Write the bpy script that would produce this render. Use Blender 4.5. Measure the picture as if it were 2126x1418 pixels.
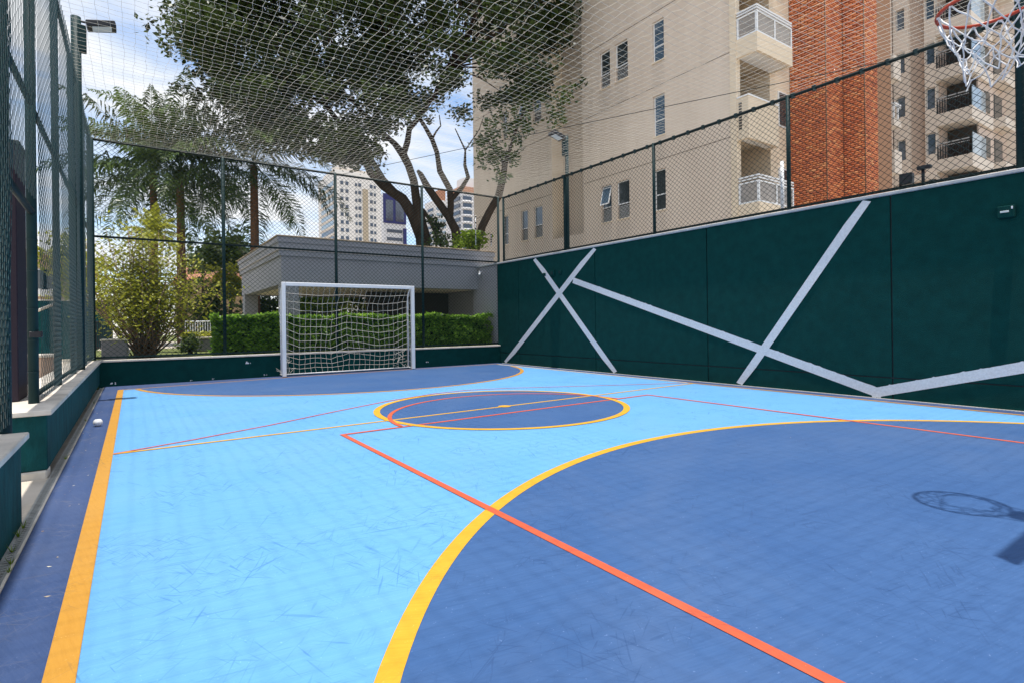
import bpy, math, random
import numpy as np
from mathutils import Matrix, Vector
R = math.radians
random.seed(7); rng = np.random.default_rng(7)
scene = bpy.context.scene
for o in list(bpy.data.objects): bpy.data.objects.remove(o)
col = scene.collection

# ------------------------------------------------------------------ camera
YAW, ROLL, HC, FPX, PW, PH, SY = 0.6062, -0.0126, 1.0812, 1133.09, 2126.0, 1418.0, -36.19
FW = Vector((math.sin(YAW), math.cos(YAW), 0)); r0 = Vector((math.cos(YAW), -math.sin(YAW), 0)); u0 = Vector((0, 0, 1))
RT = math.cos(ROLL)*r0 + math.sin(ROLL)*u0; UP = -math.sin(ROLL)*r0 + math.cos(ROLL)*u0
cd = bpy.data.cameras.new('camera'); cam = bpy.data.objects.new('camera', cd); col.objects.link(cam)
cd.sensor_width = 36; cd.lens = FPX/PW*36; cd.shift_y = SY/PW; cd.clip_start = .05; cd.clip_end = 3000
cam.matrix_world = Matrix(((RT.x, UP.x, -FW.x, 0), (RT.y, UP.y, -FW.y, 0), (RT.z, UP.z, -FW.z, HC), (0, 0, 0, 1)))
scene.camera = cam

# ------------------------------------------------------------------ light
SDX, SDY = .035, .062                       # shadow offset per metre of height
elev = math.atan(1/math.hypot(SDX, SDY)); azim = math.atan2(-SDX, -SDY)
w = bpy.data.worlds.new('World'); scene.world = w; w.use_nodes = True
nt = w.node_tree; nt.nodes.clear(); N = nt.nodes.new; L = nt.links.new
sky = N('ShaderNodeTexSky'); sky.sky_type = 'NISHITA'; sky.sun_disc = False
sky.sun_elevation = elev; sky.sun_rotation = azim; sky.air_density = 1.0; sky.dust_density = .6; sky.ozone_density = 1.6
b1 = N('ShaderNodeBackground'); b1.inputs[1].default_value = .15; L(sky.outputs[0], b1.inputs[0])
tc = N('ShaderNodeTexCoord'); sp = N('ShaderNodeSeparateXYZ'); L(tc.outputs['Generated'], sp.inputs[0])
zz = N('ShaderNodeMath'); zz.operation = 'ADD'; zz.inputs[1].default_value = .22; L(sp.outputs[2], zz.inputs[0])
zm = N('ShaderNodeMath'); zm.operation = 'MAXIMUM'; zm.inputs[1].default_value = .05; L(zz.outputs[0], zm.inputs[0])
dx = N('ShaderNodeMath'); dx.operation = 'DIVIDE'; L(sp.outputs[0], dx.inputs[0]); L(zm.outputs[0], dx.inputs[1])
dy = N('ShaderNodeMath'); dy.operation = 'DIVIDE'; L(sp.outputs[1], dy.inputs[0]); L(zm.outputs[0], dy.inputs[1])
cb = N('ShaderNodeCombineXYZ'); L(dx.outputs[0], cb.inputs[0]); L(dy.outputs[0], cb.inputs[1])
mp = N('ShaderNodeMapping'); mp.inputs['Rotation'].default_value = (0, 0, R(62)); mp.inputs['Scale'].default_value = (1.0, 2.3, 1); mp.inputs['Location'].default_value = (.35, .1, 0); L(cb.outputs[0], mp.inputs[0])
nz = N('ShaderNodeTexNoise'); nz.inputs['Scale'].default_value = 1.5; nz.inputs['Detail'].default_value = 7; nz.inputs['Roughness'].default_value = .55; nz.inputs['Distortion'].default_value = .5; L(mp.outputs[0], nz.inputs['Vector'])
cr = N('ShaderNodeValToRGB'); cr.color_ramp.elements[0].position = .36; cr.color_ramp.elements[1].position = .60; L(nz.outputs[0], cr.inputs[0])
b2 = N('ShaderNodeBackground'); b2.inputs[0].default_value = (.95, .97, 1, 1); b2.inputs[1].default_value = .72
mx = N('ShaderNodeMixShader'); L(cr.outputs[0], mx.inputs[0]); L(b1.outputs[0], mx.inputs[1]); L(b2.outputs[0], mx.inputs[2])
wo = N('ShaderNodeOutputWorld'); L(mx.outputs[0], wo.inputs[0])
sd = bpy.data.lights.new('sun', 'SUN'); sd.energy = 3.4; sd.angle = R(.55); sd.color = (1, .955, .89)
sun = bpy.data.objects.new('sun', sd); col.objects.link(sun); sun.location = (0, 0, 40)
sun.rotation_euler = Vector((SDX, SDY, -1)).to_track_quat('-Z', 'Y').to_euler()
vs = scene.view_settings; vs.view_transform = 'Standard'; vs.look = 'None'; vs.exposure = .62; vs.gamma = 1; vs.use_curve_mapping = False

# ------------------------------------------------------------------ helpers
def at(px, py, d):
    return Vector((0, 0, HC)) + (FW + RT*((px-PW/2)/FPX) - UP*((py-PH/2-SY)/FPX))*d
def tag(o, label=None, cat=None, group=None, kind=None):
    if label: o['label'] = label
    if cat: o['category'] = cat
    if group: o['group'] = group
    if kind: o['kind'] = kind
    return o
def empty(name, loc, label, cat, group=None):
    o = bpy.data.objects.new(name, None); col.objects.link(o); o.location = loc; o.empty_display_size = .1
    return tag(o, label, cat, group)
def link(name, me, mat=None, parent=None, loc=None):
    if mat is not None and not me.materials: me.materials.append(mat)
    o = bpy.data.objects.new(name, me); col.objects.link(o)
    if loc is not None: o.location = loc
    if parent is not None:
        o.parent = parent
        if parent.type == 'EMPTY' or True:
            o.matrix_parent_inverse = world_of(parent).inverted()
    return o
def world_of(o):
    m = o.matrix_basis.copy()
    while o.parent is not None:
        m = o.parent.matrix_basis @ (o.matrix_parent_inverse @ m) if False else (world_of(o.parent) @ o.matrix_parent_inverse @ o.matrix_basis)
        break
    return m
def np_mesh(name, V, F, smooth=False, tint=None):
    V = np.asarray(V, dtype=np.float32); F = np.asarray(F, dtype=np.int32)
    me = bpy.data.meshes.new(name); n, k = F.shape
    me.vertices.add(len(V)); me.vertices.foreach_set('co', V.ravel())
    me.loops.add(n*k); me.loops.foreach_set('vertex_index', F.ravel())
    me.polygons.add(n); me.polygons.foreach_set('loop_start', np.arange(0, n*k, k, dtype=np.int32))
    me.polygons.foreach_set('loop_total', np.full(n, k, dtype=np.int32))
    if smooth: me.polygons.foreach_set('use_smooth', np.ones(n, dtype=bool))
    me.update(calc_edges=True)
    if tint is not None:
        a = me.attributes.new('tint', 'FLOAT', 'POINT'); a.data.foreach_set('value', np.asarray(tint, dtype=np.float32))
    return me
class MB:
    def __init__(s): s.v = []; s.f = []
    def quad(s, a, b, c, d):
        n = len(s.v); s.v += [tuple(a), tuple(b), tuple(c), tuple(d)]; s.f.append((n, n+1, n+2, n+3)); return s
    def poly(s, pts):
        n = len(s.v); s.v += [tuple(p) for p in pts]; s.f.append(tuple(range(n, n+len(pts)))); return s
    def box(s, x0, x1, y0, y1, z0, z1):
        n = len(s.v)
        s.v += [(x0,y0,z0),(x1,y0,z0),(x1,y1,z0),(x0,y1,z0),(x0,y0,z1),(x1,y0,z1),(x1,y1,z1),(x0,y1,z1)]
        for q in ((3,2,1,0),(4,5,6,7),(0,1,5,4),(1,2,6,5),(2,3,7,6),(3,0,4,7)): s.f.append(tuple(n+i for i in q))
        return s
    def bbox(s, x0, x1, y0, y1, z0, z1, b=.008):          # box with chamfered edges
        c = [(x0,x1),(y0,y1),(z0,z1)]; n = len(s.v); idx = {}
        for ix in (0,1):
            for iy in (0,1):
                for iz in (0,1):
                    p = [c[0][ix], c[1][iy], c[2][iz]]; sg = [1-2*ix, 1-2*iy, 1-2*iz]
                    for a in range(3):
                        q = [p[k] + (sg[k]*b if k != a else 0) for k in range(3)]
                        idx[(ix,iy,iz,a)] = len(s.v); s.v.append(tuple(q))
        for a in range(3):
            k, m = [i for i in range(3) if i != a]
            for sd_ in (0,1):
                def key(u, v_): t = [0,0,0]; t[a] = sd_; t[k] = u; t[m] = v_; return (t[0],t[1],t[2],a)
                q = [idx[key(0,0)], idx[key(1,0)], idx[key(1,1)], idx[key(0,1)]]
                if (sd_ == 0) ^ (a == 1): q.reverse()
                s.f.append(tuple(q))
        for a in range(3):                                    # edges along axis a
            k, m = [i for i in range(3) if i != a]
            for u in (0,1):
                for v_ in (0,1):
                    def key(t_, ax): t = [0,0,0]; t[a] = t_; t[k] = u; t[m] = v_; return (t[0],t[1],t[2],ax)
                    s.f.append((idx[key(0,k)], idx[key(1,k)], idx[key(1,m)], idx[key(0,m)]))
        for ix in (0,1):
            for iy in (0,1):
                for iz in (0,1): s.f.append(tuple(idx[(ix,iy,iz,a)] for a in range(3)))
        return s
    def tube(s, pts, rad, n=8, caps=True):
        P = [Vector(p) for p in pts]; m = len(P); rs = rad if hasattr(rad, '__len__') else [rad]*m
        base = len(s.v); prev = None
        for i in range(m):
            t = (P[min(i+1, m-1)] - P[max(i-1, 0)]).normalized()
            if prev is None: a = t.orthogonal().normalized()
            else: a = (prev - t*prev.dot(t)).normalized()
            prev = a; b = t.cross(a)
            for k in range(n):
                th = 2*math.pi*k/n; s.v.append(tuple(P[i] + (a*math.cos(th) + b*math.sin(th))*rs[i]))
        for i in range(m-1):
            for k in range(n):
                s.f.append((base+i*n+k, base+i*n+(k+1)%n, base+(i+1)*n+(k+1)%n, base+(i+1)*n+k))
        if caps: s.f.append(tuple(base+k for k in reversed(range(n)))); s.f.append(tuple(base+(m-1)*n+k for k in range(n)))
        return s
    def mesh(s, name, smooth=False):
        me = bpy.data.meshes.new(name); me.from_pydata(s.v, [], s.f); me.update()
        import bmesh
        bm = bmesh.new(); bm.from_mesh(me); bmesh.ops.recalc_face_normals(bm, faces=bm.faces); bm.to_mesh(me); bm.free()
        if smooth: me.polygons.foreach_set('use_smooth', [True]*len(me.polygons))
        return me
    def build(s, name, mat, parent=None, smooth=False, loc=None): return link(name, s.mesh(name, smooth), mat, parent, loc)
def segs(A, B, r, n=3):
    A = np.asarray(A, float); B = np.asarray(B, float); t = B-A; t /= (np.linalg.norm(t, axis=1, keepdims=True)+1e-9)
    ref = np.where(np.abs(t[:, 2:3]) < .9, np.array([[0, 0, 1.]]), np.array([[1., 0, 0]]))
    a = np.cross(t, ref); a /= np.linalg.norm(a, axis=1, keepdims=True); b = np.cross(t, a)
    rr = np.broadcast_to(np.asarray(r, float), (len(A),))[:, None]
    V = np.empty((len(A), 2*n, 3))
    for k in range(n):
        off = (a*math.cos(2*math.pi*k/n) + b*math.sin(2*math.pi*k/n))*rr
        V[:, k] = A+off; V[:, n+k] = B+off
    base = (np.arange(len(A))*2*n)[:, None]
    F = np.concatenate([base + np.array([[k, (k+1) % n, n+(k+1) % n, n+k]]) for k in range(n)])
    return V.reshape(-1, 3), F
def wall_holes(mb, fn, u0_, u1_, v0_, v1_, holes, depth):
    """flat wall fn(u, v, d) with rectangular openings and reveals of the given depth"""
    us = sorted({u0_, u1_} | {h[0] for h in holes} | {h[1] for h in holes}); vs_ = sorted({v0_, v1_} | {h[2] for h in holes} | {h[3] for h in holes})
    us = [u for u in us if u0_ <= u <= u1_]; vs_ = [v for v in vs_ if v0_ <= v <= v1_]
    for i in range(len(us)-1):
        for j in range(len(vs_)-1):
            cu, cv = (us[i]+us[i+1])/2, (vs_[j]+vs_[j+1])/2
            if any(h[0] < cu < h[1] and h[2] < cv < h[3] for h in holes): continue
            mb.quad(fn(us[i], vs_[j], 0), fn(us[i+1], vs_[j], 0), fn(us[i+1], vs_[j+1], 0), fn(us[i], vs_[j+1], 0))
    for (a, b, c, d) in holes:
        mb.quad(fn(a,c,0), fn(b,c,0), fn(b,c,depth), fn(a,c,depth)); mb.quad(fn(a,d,0), fn(b,d,0), fn(b,d,depth), fn(a,d,depth))
        mb.quad(fn(a,c,0), fn(a,d,0), fn(a,d,depth), fn(a,c,depth)); mb.quad(fn(b,c,0), fn(b,d,0), fn(b,d,depth), fn(b,c,depth))

# ------------------------------------------------------------------ materials
def mat(name, c, rough=.7, var=.0, scale=6, bump=0, bscale=60, spec=.4, c2=None, metal=0, stretch=None, detail=4, trans=0):
    m = bpy.data.materials.new(name); m.use_nodes = True; t = m.node_tree; n = t.nodes; p = n['Principled BSDF']; l = t.links.new
    p.inputs['Roughness'].default_value = rough; p.inputs['Specular IOR Level'].default_value = spec; p.inputs['Metallic'].default_value = metal
    p.inputs['Base Color'].default_value = (*c, 1)
    co = n.new('ShaderNodeTexCoord')
    vec = co.outputs['Object']
    if stretch:
        q = n.new('ShaderNodeMapping'); q.inputs['Scale'].default_value = stretch; l(vec, q.inputs[0]); vec = q.outputs[0]
    if var or c2:
        x = n.new('ShaderNodeTexNoise'); x.inputs['Scale'].default_value = scale; x.inputs['Detail'].default_value = detail; x.inputs['Roughness'].default_value = .6; l(vec, x.inputs['Vector'])
        rp = n.new('ShaderNodeValToRGB'); l(x.outputs[0], rp.inputs[0])
        e = rp.color_ramp.elements; e[0].position = .3; e[1].position = .7
        lo = c2 if c2 else tuple(k*(1-var) for k in c); hi = c if c2 else tuple(min(1, k*(1+var)) for k in c)
        e[0].color = (*lo, 1); e[1].color = (*hi, 1); l(rp.outputs[0], p.inputs['Base Color'])
    if bump:
        x = n.new('ShaderNodeTexNoise'); x.inputs['Scale'].default_value = bscale; x.inputs['Detail'].default_value = 5; l(vec, x.inputs['Vector'])
        b = n.new('ShaderNodeBump'); b.inputs['Strength'].default_value = bump; b.inputs['Distance'].default_value = .01; l(x.outputs[0], b.inputs['Height']); l(b.outputs[0], p.inputs['Normal'])
    return m
def leafmat(name, lo, hi, trans=.35, rough=.45):
    m = bpy.data.materials.new(name); m.use_nodes = True; t = m.node_tree; n = t.nodes; p = n['Principled BSDF']; l = t.links.new
    a = n.new('ShaderNodeAttribute'); a.attribute_name = 'tint'
    rp = n.new('ShaderNodeValToRGB'); l(a.outputs['Fac'], rp.inputs[0]); rp.color_ramp.elements[0].color = (*lo, 1); rp.color_ramp.elements[1].color = (*hi, 1)
    l(rp.outputs[0], p.inputs['Base Color']); p.inputs['Roughness'].default_value = rough; p.inputs['Specular IOR Level'].default_value = .35
    tr = n.new('ShaderNodeBsdfTranslucent'); l(rp.outputs[0], tr.inputs[0]); ms = n.new('ShaderNodeMixShader'); ms.inputs[0].default_value = trans
    l(p.outputs[0], ms.inputs[1]); l(tr.outputs[0], ms.inputs[2]); l(ms.outputs[0], n['Material Output'].inputs[0])
    return m
def glassmat(name, c, rough=.05, spec=1.0):
    m = mat(name, c, rough=rough, spec=spec, var=.3, scale=1.5); return m

def court_paint(name, base, dark, light, scuff, streak_rot=12, scuff_amt=.5, rough=.62):
    """acrylic court paint: fine streaks, shoe scuffs, pale dust and specks"""
    m = bpy.data.materials.new(name); m.use_nodes = True; t = m.node_tree; n = t.nodes; l = t.links.new; p = n['Principled BSDF']
    co = n.new('ShaderNodeTexCoord').outputs['Object']
    def noise(scale, stretch=None, rot=0, detail=4, dist=0, ro=.55, loc=(0,0,0)):
        v = co
        if stretch or rot:
            q = n.new('ShaderNodeMapping'); q.vector_type = 'TEXTURE' if False else 'POINT'
            q1 = n.new('ShaderNodeMapping'); q1.inputs['Rotation'].default_value = (0,0,R(rot)); q1.inputs['Location'].default_value = loc; l(v, q1.inputs[0])
            q.inputs['Scale'].default_value = stretch or (1,1,1); l(q1.outputs[0], q.inputs[0]); v = q.outputs[0]
        x = n.new('ShaderNodeTexNoise'); x.inputs['Scale'].default_value = scale; x.inputs['Detail'].default_value = detail; x.inputs['Roughness'].default_value = ro; x.inputs['Distortion'].default_value = dist
        l(v, x.inputs['Vector']); return x.outputs[0]
    def ramp(s, a, b, c0=(0,0,0,1), c1=(1,1,1,1)):
        r_ = n.new('ShaderNodeValToRGB'); e = r_.color_ramp.elements; e[0].position = a; e[1].position = b; e[0].color = c0; e[1].color = c1; l(s, r_.inputs[0]); return r_.outputs[0]
    def mix(f, a, b, ty='MIX'):
        x = n.new('ShaderNodeMix'); x.data_type = 'RGBA'; x.blend_type = ty
        for sck, v in ((x.inputs[0], f), (x.inputs[6], a), (x.inputs[7], b)):
            if isinstance(v, (int, float)): sck.default_value = v
            elif isinstance(v, tuple): sck.default_value = (*v, 1) if len(v) == 3 else v
            else: l(v, sck)
        return x.outputs[2]
    def mul(a, b):
        x = n.new('ShaderNodeMath'); x.operation = 'MULTIPLY'
        for sck, v in ((x.inputs[0], a), (x.inputs[1], b)):
            if isinstance(v, (int, float)): sck.default_value = v
            else: l(v, sck)
        return x.outputs[0]
    c = mix(mul(ramp(noise(1.1, detail=5), .35, .7), .5), base, light)
    c = mix(mul(ramp(noise(30, (.22, 3.2, 1), streak_rot, 5), .42, .66), .5), c, dark)
    c = mix(mul(ramp(noise(16, (.5, 4.5, 1), streak_rot+7, 4, loc=(3,1,0)), .58, .72), .3), c, light)
    c = mix(mul(ramp(noise(.55, (1, .6, 1), 35, 8, .6, .65, loc=(2,9,0)), .48, .68), .30), c, tuple(k*.72+.055 for k in light))
    c = mix(mul(ramp(noise(.9, (.7, 1.3, 1), 20, 7, .8, .7, loc=(11,4,0)), .52, .66), .30), c, dark)
    msk = ramp(noise(2.2, detail=3, loc=(5,2,0), rot=1), .42, .62)
    for i, (ro, sc) in enumerate(((40, 9), (115, 8), (75, 11), (150, 10), (10, 7), (62, 13), (128, 14))):
        s_ = ramp(noise(sc, (.35, 6.5, 1), ro, 2, .9, .4, loc=(i*7.3, i*3.1, 0)), .665, .70)
        c = mix(mul(mul(s_, msk), scuff_amt), c, scuff)
    c = mix(mul(ramp(noise(90, detail=1), .74, .78), .45), c, tuple(min(1, k*1.5+.12) for k in base))
    l(c, p.inputs['Base Color']); p.inputs['Roughness'].default_value = rough; p.inputs['Specular IOR Level'].default_value = .3
    bp = n.new('ShaderNodeBump'); bp.inputs['Strength'].default_value = .25; bp.inputs['Distance'].default_value = .004; l(noise(140, (.5, 1.6, 1), streak_rot, 3), bp.inputs['Height']); l(bp.outputs[0], p.inputs['Normal'])
    return m
M = {}
M['lblue'] = court_paint('light_blue_paint', (.112,.318,.60), (.092,.285,.56), (.145,.36,.64), (.045,.17,.36), 8, .62)
M['dblue'] = court_paint('dark_blue_paint', (.034,.094,.238), (.025,.074,.195), (.056,.125,.275), (.018,.055,.155), 10, .5)
M['border'] = court_paint('border_blue_paint', (.034,.068,.175), (.026,.055,.15), (.060,.092,.19), (.13,.14,.19), 70, .5)
M['yellow'] = court_paint('yellow_line_paint', (.47,.232,.030), (.42,.20,.024), (.51,.265,.045), (.28,.16,.05), 80, .7)
M['yellow2'] = court_paint('bright_yellow_line_paint', (.58,.315,.02), (.52,.27,.016), (.62,.36,.035), (.36,.21,.03), 30, .5)
M['red'] = court_paint('red_line_paint', (.52,.088,.036), (.44,.07,.03), (.56,.12,.055), (.28,.06,.05), 100, .5)
M['pale'] = mat('worn_pale_line_paint', (.62,.60,.52), .7, .15, 9)
M['green'] = mat('dark_green_wall_paint', (.003,.043,.040), .9, .16, 7, .8, 120, spec=.1, detail=10)
M['teal'] = mat('teal_green_wall_paint', (.005,.062,.066), .8, .35, 9, .6, 70, spec=.15, stretch=(1,1,.35))
M['stripe'] = mat('white_wall_stripe_paint', (.66,.67,.69), .8, .10, 40, .5, 90)
M['coping'] = mat('pale_granite_coping', (.60,.545,.47), .6, .26, 3.2, .2, 60, detail=8)
M['coping2'] = mat('grey_coping', (.40,.41,.42), .6, .15, 8)
M['concrete'] = mat('concrete', (.42,.39,.34), .85, .18, 3, .3, 40)
M['grate'] = mat('galvanised_grate', (.36,.36,.34), .5, .2, 12, metal=.3)
M['fence'] = mat('dark_green_fence_paint', (.006,.026,.028), .6, .15, 10, spec=.18)
M['wire'] = mat('green_coated_wire', (.006,.024,.026), .5, spec=.25)
M['wire2'] = mat('highlit_teal_wire', (.011,.055,.062), .32, spec=.5)  # brighter teal puts the sun highlights on the wires into their colour
M['rail'] = mat('fence_rail_paint', (.006,.016,.016), .6, spec=.2)
M['netw'] = mat('overhead_net_cord', (.74,.69,.58), .8)
M['white'] = mat('white_paint', (.74,.75,.76), .4, .04, 8)
M['cord'] = mat('white_net_cord', (.66,.63,.56), .8)
M['orange'] = mat('orange_rim_paint', (.50,.055,.018), .35)
M['black'] = mat('black_metal', (.012,.012,.016), .5)
M['purple'] = mat('dark_plum_metal', (.016,.008,.018), .7)
M['lens'] = mat('lamp_lens', (.55,.60,.60), .2)
M['tan'] = mat('tan_render', (.68,.572,.470), .85, c2=(.605,.50,.405), scale=1.6, bump=.15, bscale=30, stretch=(1,1,.16), detail=7)
M['tan2'] = mat('pale_sunlit_render', (.70,.585,.44), .85, .05, 1.2)  # yellower copy of the tan, sunlit tone of south faces put into the colour
M['tan3'] = mat('pinkish_beige_render', (.58,.465,.385), .85, .06, .8)
M['tan4'] = mat('cream_render', (.66,.58,.50), .85, .05, .8)
M['soffit'] = mat('white_soffit', (.72,.70,.66), .85, .03, 2)
M['groove'] = mat('groove_dark_joint', (.28,.22,.17), .9)  # darker joint colour behind the gaps between facade bands
M['glass'] = glassmat('window_glass', (.045,.055,.06))
M['glassb'] = glassmat('blue_window_glass', (.09,.14,.20))
M['balglass'] = glassmat('balcony_glass', (.25,.21,.17), .08)
M['curtain'] = mat('window_curtain', (.42,.46,.48), .6, .35, 9, stretch=(1, 8, .4))
M['louvre'] = mat('louvre_grey', (.45,.44,.42), .6, .1, 8)
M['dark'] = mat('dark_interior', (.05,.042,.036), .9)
M['brown'] = mat('brown_interior', (.16,.115,.08), .9, .1, 2)
M['mortar'] = mat('mortar', (.30,.16,.09), .9)
M['gaz'] = mat('grey_render', (.30,.295,.31), .85, .05, 1.5, .2, 40)
M['gaz2'] = mat('warm_grey_render', (.42,.37,.34), .85, .05, 1.5)
M['ceil'] = mat('cream_ceiling', (.74,.66,.50), .85)
M['slabtop'] = mat('stained_roof_edge', (.34,.26,.18), .85, .4, 5)
M['grass'] = mat('garden_grass', (.11,.13,.03), .9, .5, 14, .6, 80)
M['paving'] = mat('pale_paving', (.50,.44,.36), .85, .14, 2.5, .2, 30)
M['bark'] = mat('dark_bark', (.052,.036,.026), .95, .35, 5, 1, 18, spec=.1, stretch=(1,1,.3))
M['bark2'] = mat('palm_bark', (.14,.075,.045), .95, .35, 6, .9, 20, spec=.1, stretch=(1,1,3))
M['stem'] = mat('shrub_stem', (.22,.14,.10), .9, .3, 8)
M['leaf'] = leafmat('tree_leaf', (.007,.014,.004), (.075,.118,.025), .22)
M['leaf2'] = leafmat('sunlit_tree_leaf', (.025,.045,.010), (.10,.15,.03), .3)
M['hedge'] = leafmat('hedge_leaf', (.07,.18,.015), (.36,.58,.07), .5, .35)
M['shrub'] = leafmat('shrub_leaf', (.17,.19,.02), (.50,.50,.06), .4)
M['palm'] = leafmat('palm_leaf', (.014,.030,.008), (.12,.185,.045), .35, .3)
M['lime'] = leafmat('lime_leaf', (.09,.17,.01), (.28,.38,.03), .4)
M['core'] = mat('hedge_shade_core', (.008,.014,.004), 1, spec=0)  # near-black stand-in for the shade inside the hedge
M['roof'] = mat('terracotta_roof', (.42,.20,.12), .85, .25, 6)
M['twhite'] = mat('tower_cream', (.74,.70,.66), .85, .04, .1)
M['tbeige'] = mat('tower_beige', (.44,.36,.26), .85)
M['tpale'] = mat('tower_white', (.70,.68,.68), .85)
M['twin'] = glassmat('tower_glass', (.06,.075,.11))
M['twin2'] = glassmat('tower_glass_pale', (.28,.36,.42))
M['tblue'] = mat('tower_blue', (.022,.022,.13), .5)
M['nhouse'] = mat('neighbour_wall', (.50,.35,.22), .85, .1, 1)
M['pinkwall'] = mat('pink_planter_wall', (.46,.33,.25), .85, .12, 3)
M['ac'] = mat('grey_box_paint', (.16,.155,.17), .7, .1, 3)

# ================================================================== SETTING
ZS = .45
def sheet(name, pts, z, m, parent=None):
    if parent is not None: z = z*ZS
    return MB().poly([(x, y, z) for x, y in pts]).build(name, m, parent)
XL, XR, YB = -.53, 8.468, 12.80
g = sheet('ground', [(-900,-900),(900,-900),(900,900),(-900,900)], -.06, M['concrete']); tag(g, 'wide pale ground stretching around the court', kind='structure')
pv = MB().box(-14, -.97, -6, 40, -.055, -.006).box(-.97, -.62, -6, 12.6, -.055, -.006).box(-.62, -.528, 4.13, 5.25, -.055, -.006).build('path', M['paving']); tag(pv, 'pale paved path outside the court gate', kind='structure')
gd = MB().box(-.95, 8.45, 12.96, 60, -.055, .44).build('garden_ground', M['grass']); tag(gd, 'raised garden lawn behind the low wall', kind='structure')
fl = MB().box(-.462, 8.40, -5, YB, -.05, 0).build('court_floor', M['border']); tag(fl, 'blue painted sports court floor', kind='structure')
GL0 = [(-.23, 11.92), (2.63, 12.34), (5.67, 12.46), (8.06, 12.46)]
def gline(x):
    for (a, b), (c, d) in zip(GL0, GL0[1:]):
        if x <= c: return b + (d-b)*(x-a)/(c-a)
    return 12.46
xi0, xi1 = -.20, 8.055
sheet('light_blue_field', [(xi0,-.5),(xi1,-.5),(xi1,12.44),(5.67,12.44),(2.63,12.32),(xi0,11.92)], .004, M['lblue'], fl)
CX = 4.05
def arc(cx, cy, r, a0, a1, n): return [(cx+r*math.cos(R(a0+(a1-a0)*i/n)), cy+r*math.sin(R(a0+(a1-a0)*i/n))) for i in range(n+1)]
def band(name, cx, cy, r0_, r1_, a0, a1, n, z, m, clip=None):
    mb = MB(); A = arc(cx, cy, r0_, a0, a1, n); B = arc(cx, cy, r1_, a0, a1, n)
    for i in range(n):
        q = [A[i], A[i+1], B[i+1], B[i]]
        if clip and not all(clip(p) for p in q): continue
        mb.quad(*[(p[0], p[1], z*ZS) for p in q])
    return mb.build(name, m, fl)
def line(name, p, q, wd, z, m):
    d = Vector((q[0]-p[0], q[1]-p[1], 0)).normalized(); nn = Vector((-d.y, d.x, 0))*wd/2
    return sheet(name, [(p[0]-nn.x,p[1]-nn.y),(q[0]-nn.x,q[1]-nn.y),(q[0]+nn.x,q[1]+nn.y),(p[0]+nn.x,p[1]+nn.y)], z, m, fl)
NC, FC, RD = (CX, -.71), (CX, 12.60), 4.12
a_ = math.degrees(math.asin(.21/RD)); sheet('near_goal_area', arc(*NC, RD-.02, a_, 180-a_, 96), .008, M['dblue'], fl)
pts = [p for p in arc(*FC, RD-.06, 180, 360, 120) if p[1] < gline(p[0])-.005]
pts = [p for p in pts if p[0] > xi0 and p[0] < xi1]
sheet('far_goal_area', [(pts[0][0], gline(pts[0][0]))] + pts + [(pts[-1][0], gline(pts[-1][0])), (5.67, 12.455), (2.63, 12.335)], .008, M['dblue'], fl)
tag(band('near_goal_area_line', *NC, RD-.035, RD+.045, 0, 180, 120, .012, M['yellow2']), 'curved yellow line of the near goal area')
tag(band('far_goal_area_line', *FC, RD-.09, RD-.01, 180, 360, 140, .012, M['yellow'], lambda p: p[1] < gline(p[0])-.0 and xi0 < p[0] < xi1), 'curved yellow line of the far goal area')
CC = (4.0, 6.02)
sheet('centre_circle_fill', arc(*CC, 1.60, 0, 360, 96)[:-1], .008, M['dblue'], fl)
band('centre_circle_line', *CC, 1.575, 1.655, 0, 360, 110, .016, M['yellow2'])
line('side_line', (-.20, -.5), (-.20, 11.92), .085, .014, M['yellow'])
line('side_line', (8.085, -.5), (8.085, 12.45), .06, .014, M['yellow'])
sheet('worn_side_line', [(8.045, 6.2), (8.085, 6.2), (8.10, 12.3), (8.03, 12.3)], .0165, M['pale'], fl)
for (a, b), nm in (((GL0[0], GL0[1]), 0), ((GL0[1], GL0[2]), 0), ((GL0[2], GL0[3]), 0)): line('goal_line', a, b, .055, .0125 + .0006*GL0.index(a), M['yellow'])
line('halfway_line', (-.155, 5.85), (8.05, 6.07), .05, .013, M['yellow2'])
c0 = MB().poly([(x, y, .0172*ZS) for x, y in arc(4.0, 5.965, .085, 0, 360, 20)[:-1]]).build('centre_spot', M['yellow2'], fl)
line('red_court_line', (1.70, 5.43), (1.70, -3.5), .05, .0145, M['red'])
line('red_court_line', (6.29, 5.54), (6.29, -3.5), .05, .0145, M['red'])
line('red_court_line', (1.675, 5.43), (6.315, 5.54), .05, .0155, M['red'])
# three point curve of the far half, running to the corners of the halfway line
tp = [(-.155,5.855),(.45,6.10),(1.22,6.47),(2.1,6.98),(3.0,7.46),(3.9,7.78),(4.5,7.84),(5.2,7.62),(6.2,7.10),(7.2,6.60),(8.04,6.20)]
mb = MB()
for p, q in zip(tp, tp[1:]):
    d = Vector((q[0]-p[0], q[1]-p[1], 0)).normalized(); nn = Vector((-d.y, d.x, 0))*.016
    mb.quad((p[0]-nn.x,p[1]-nn.y,.0135*ZS),(q[0]-nn.x,q[1]-nn.y,.0135*ZS),(q[0]+nn.x,q[1]+nn.y,.0135*ZS),(p[0]+nn.x,p[1]+nn.y,.0135*ZS))
mb.build('red_curve_line', M['red'], fl)
band('red_arc_line', 4.0, 5.49, 1.63, 1.68, 0, 180, 80, .0165, M['red'])

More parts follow.
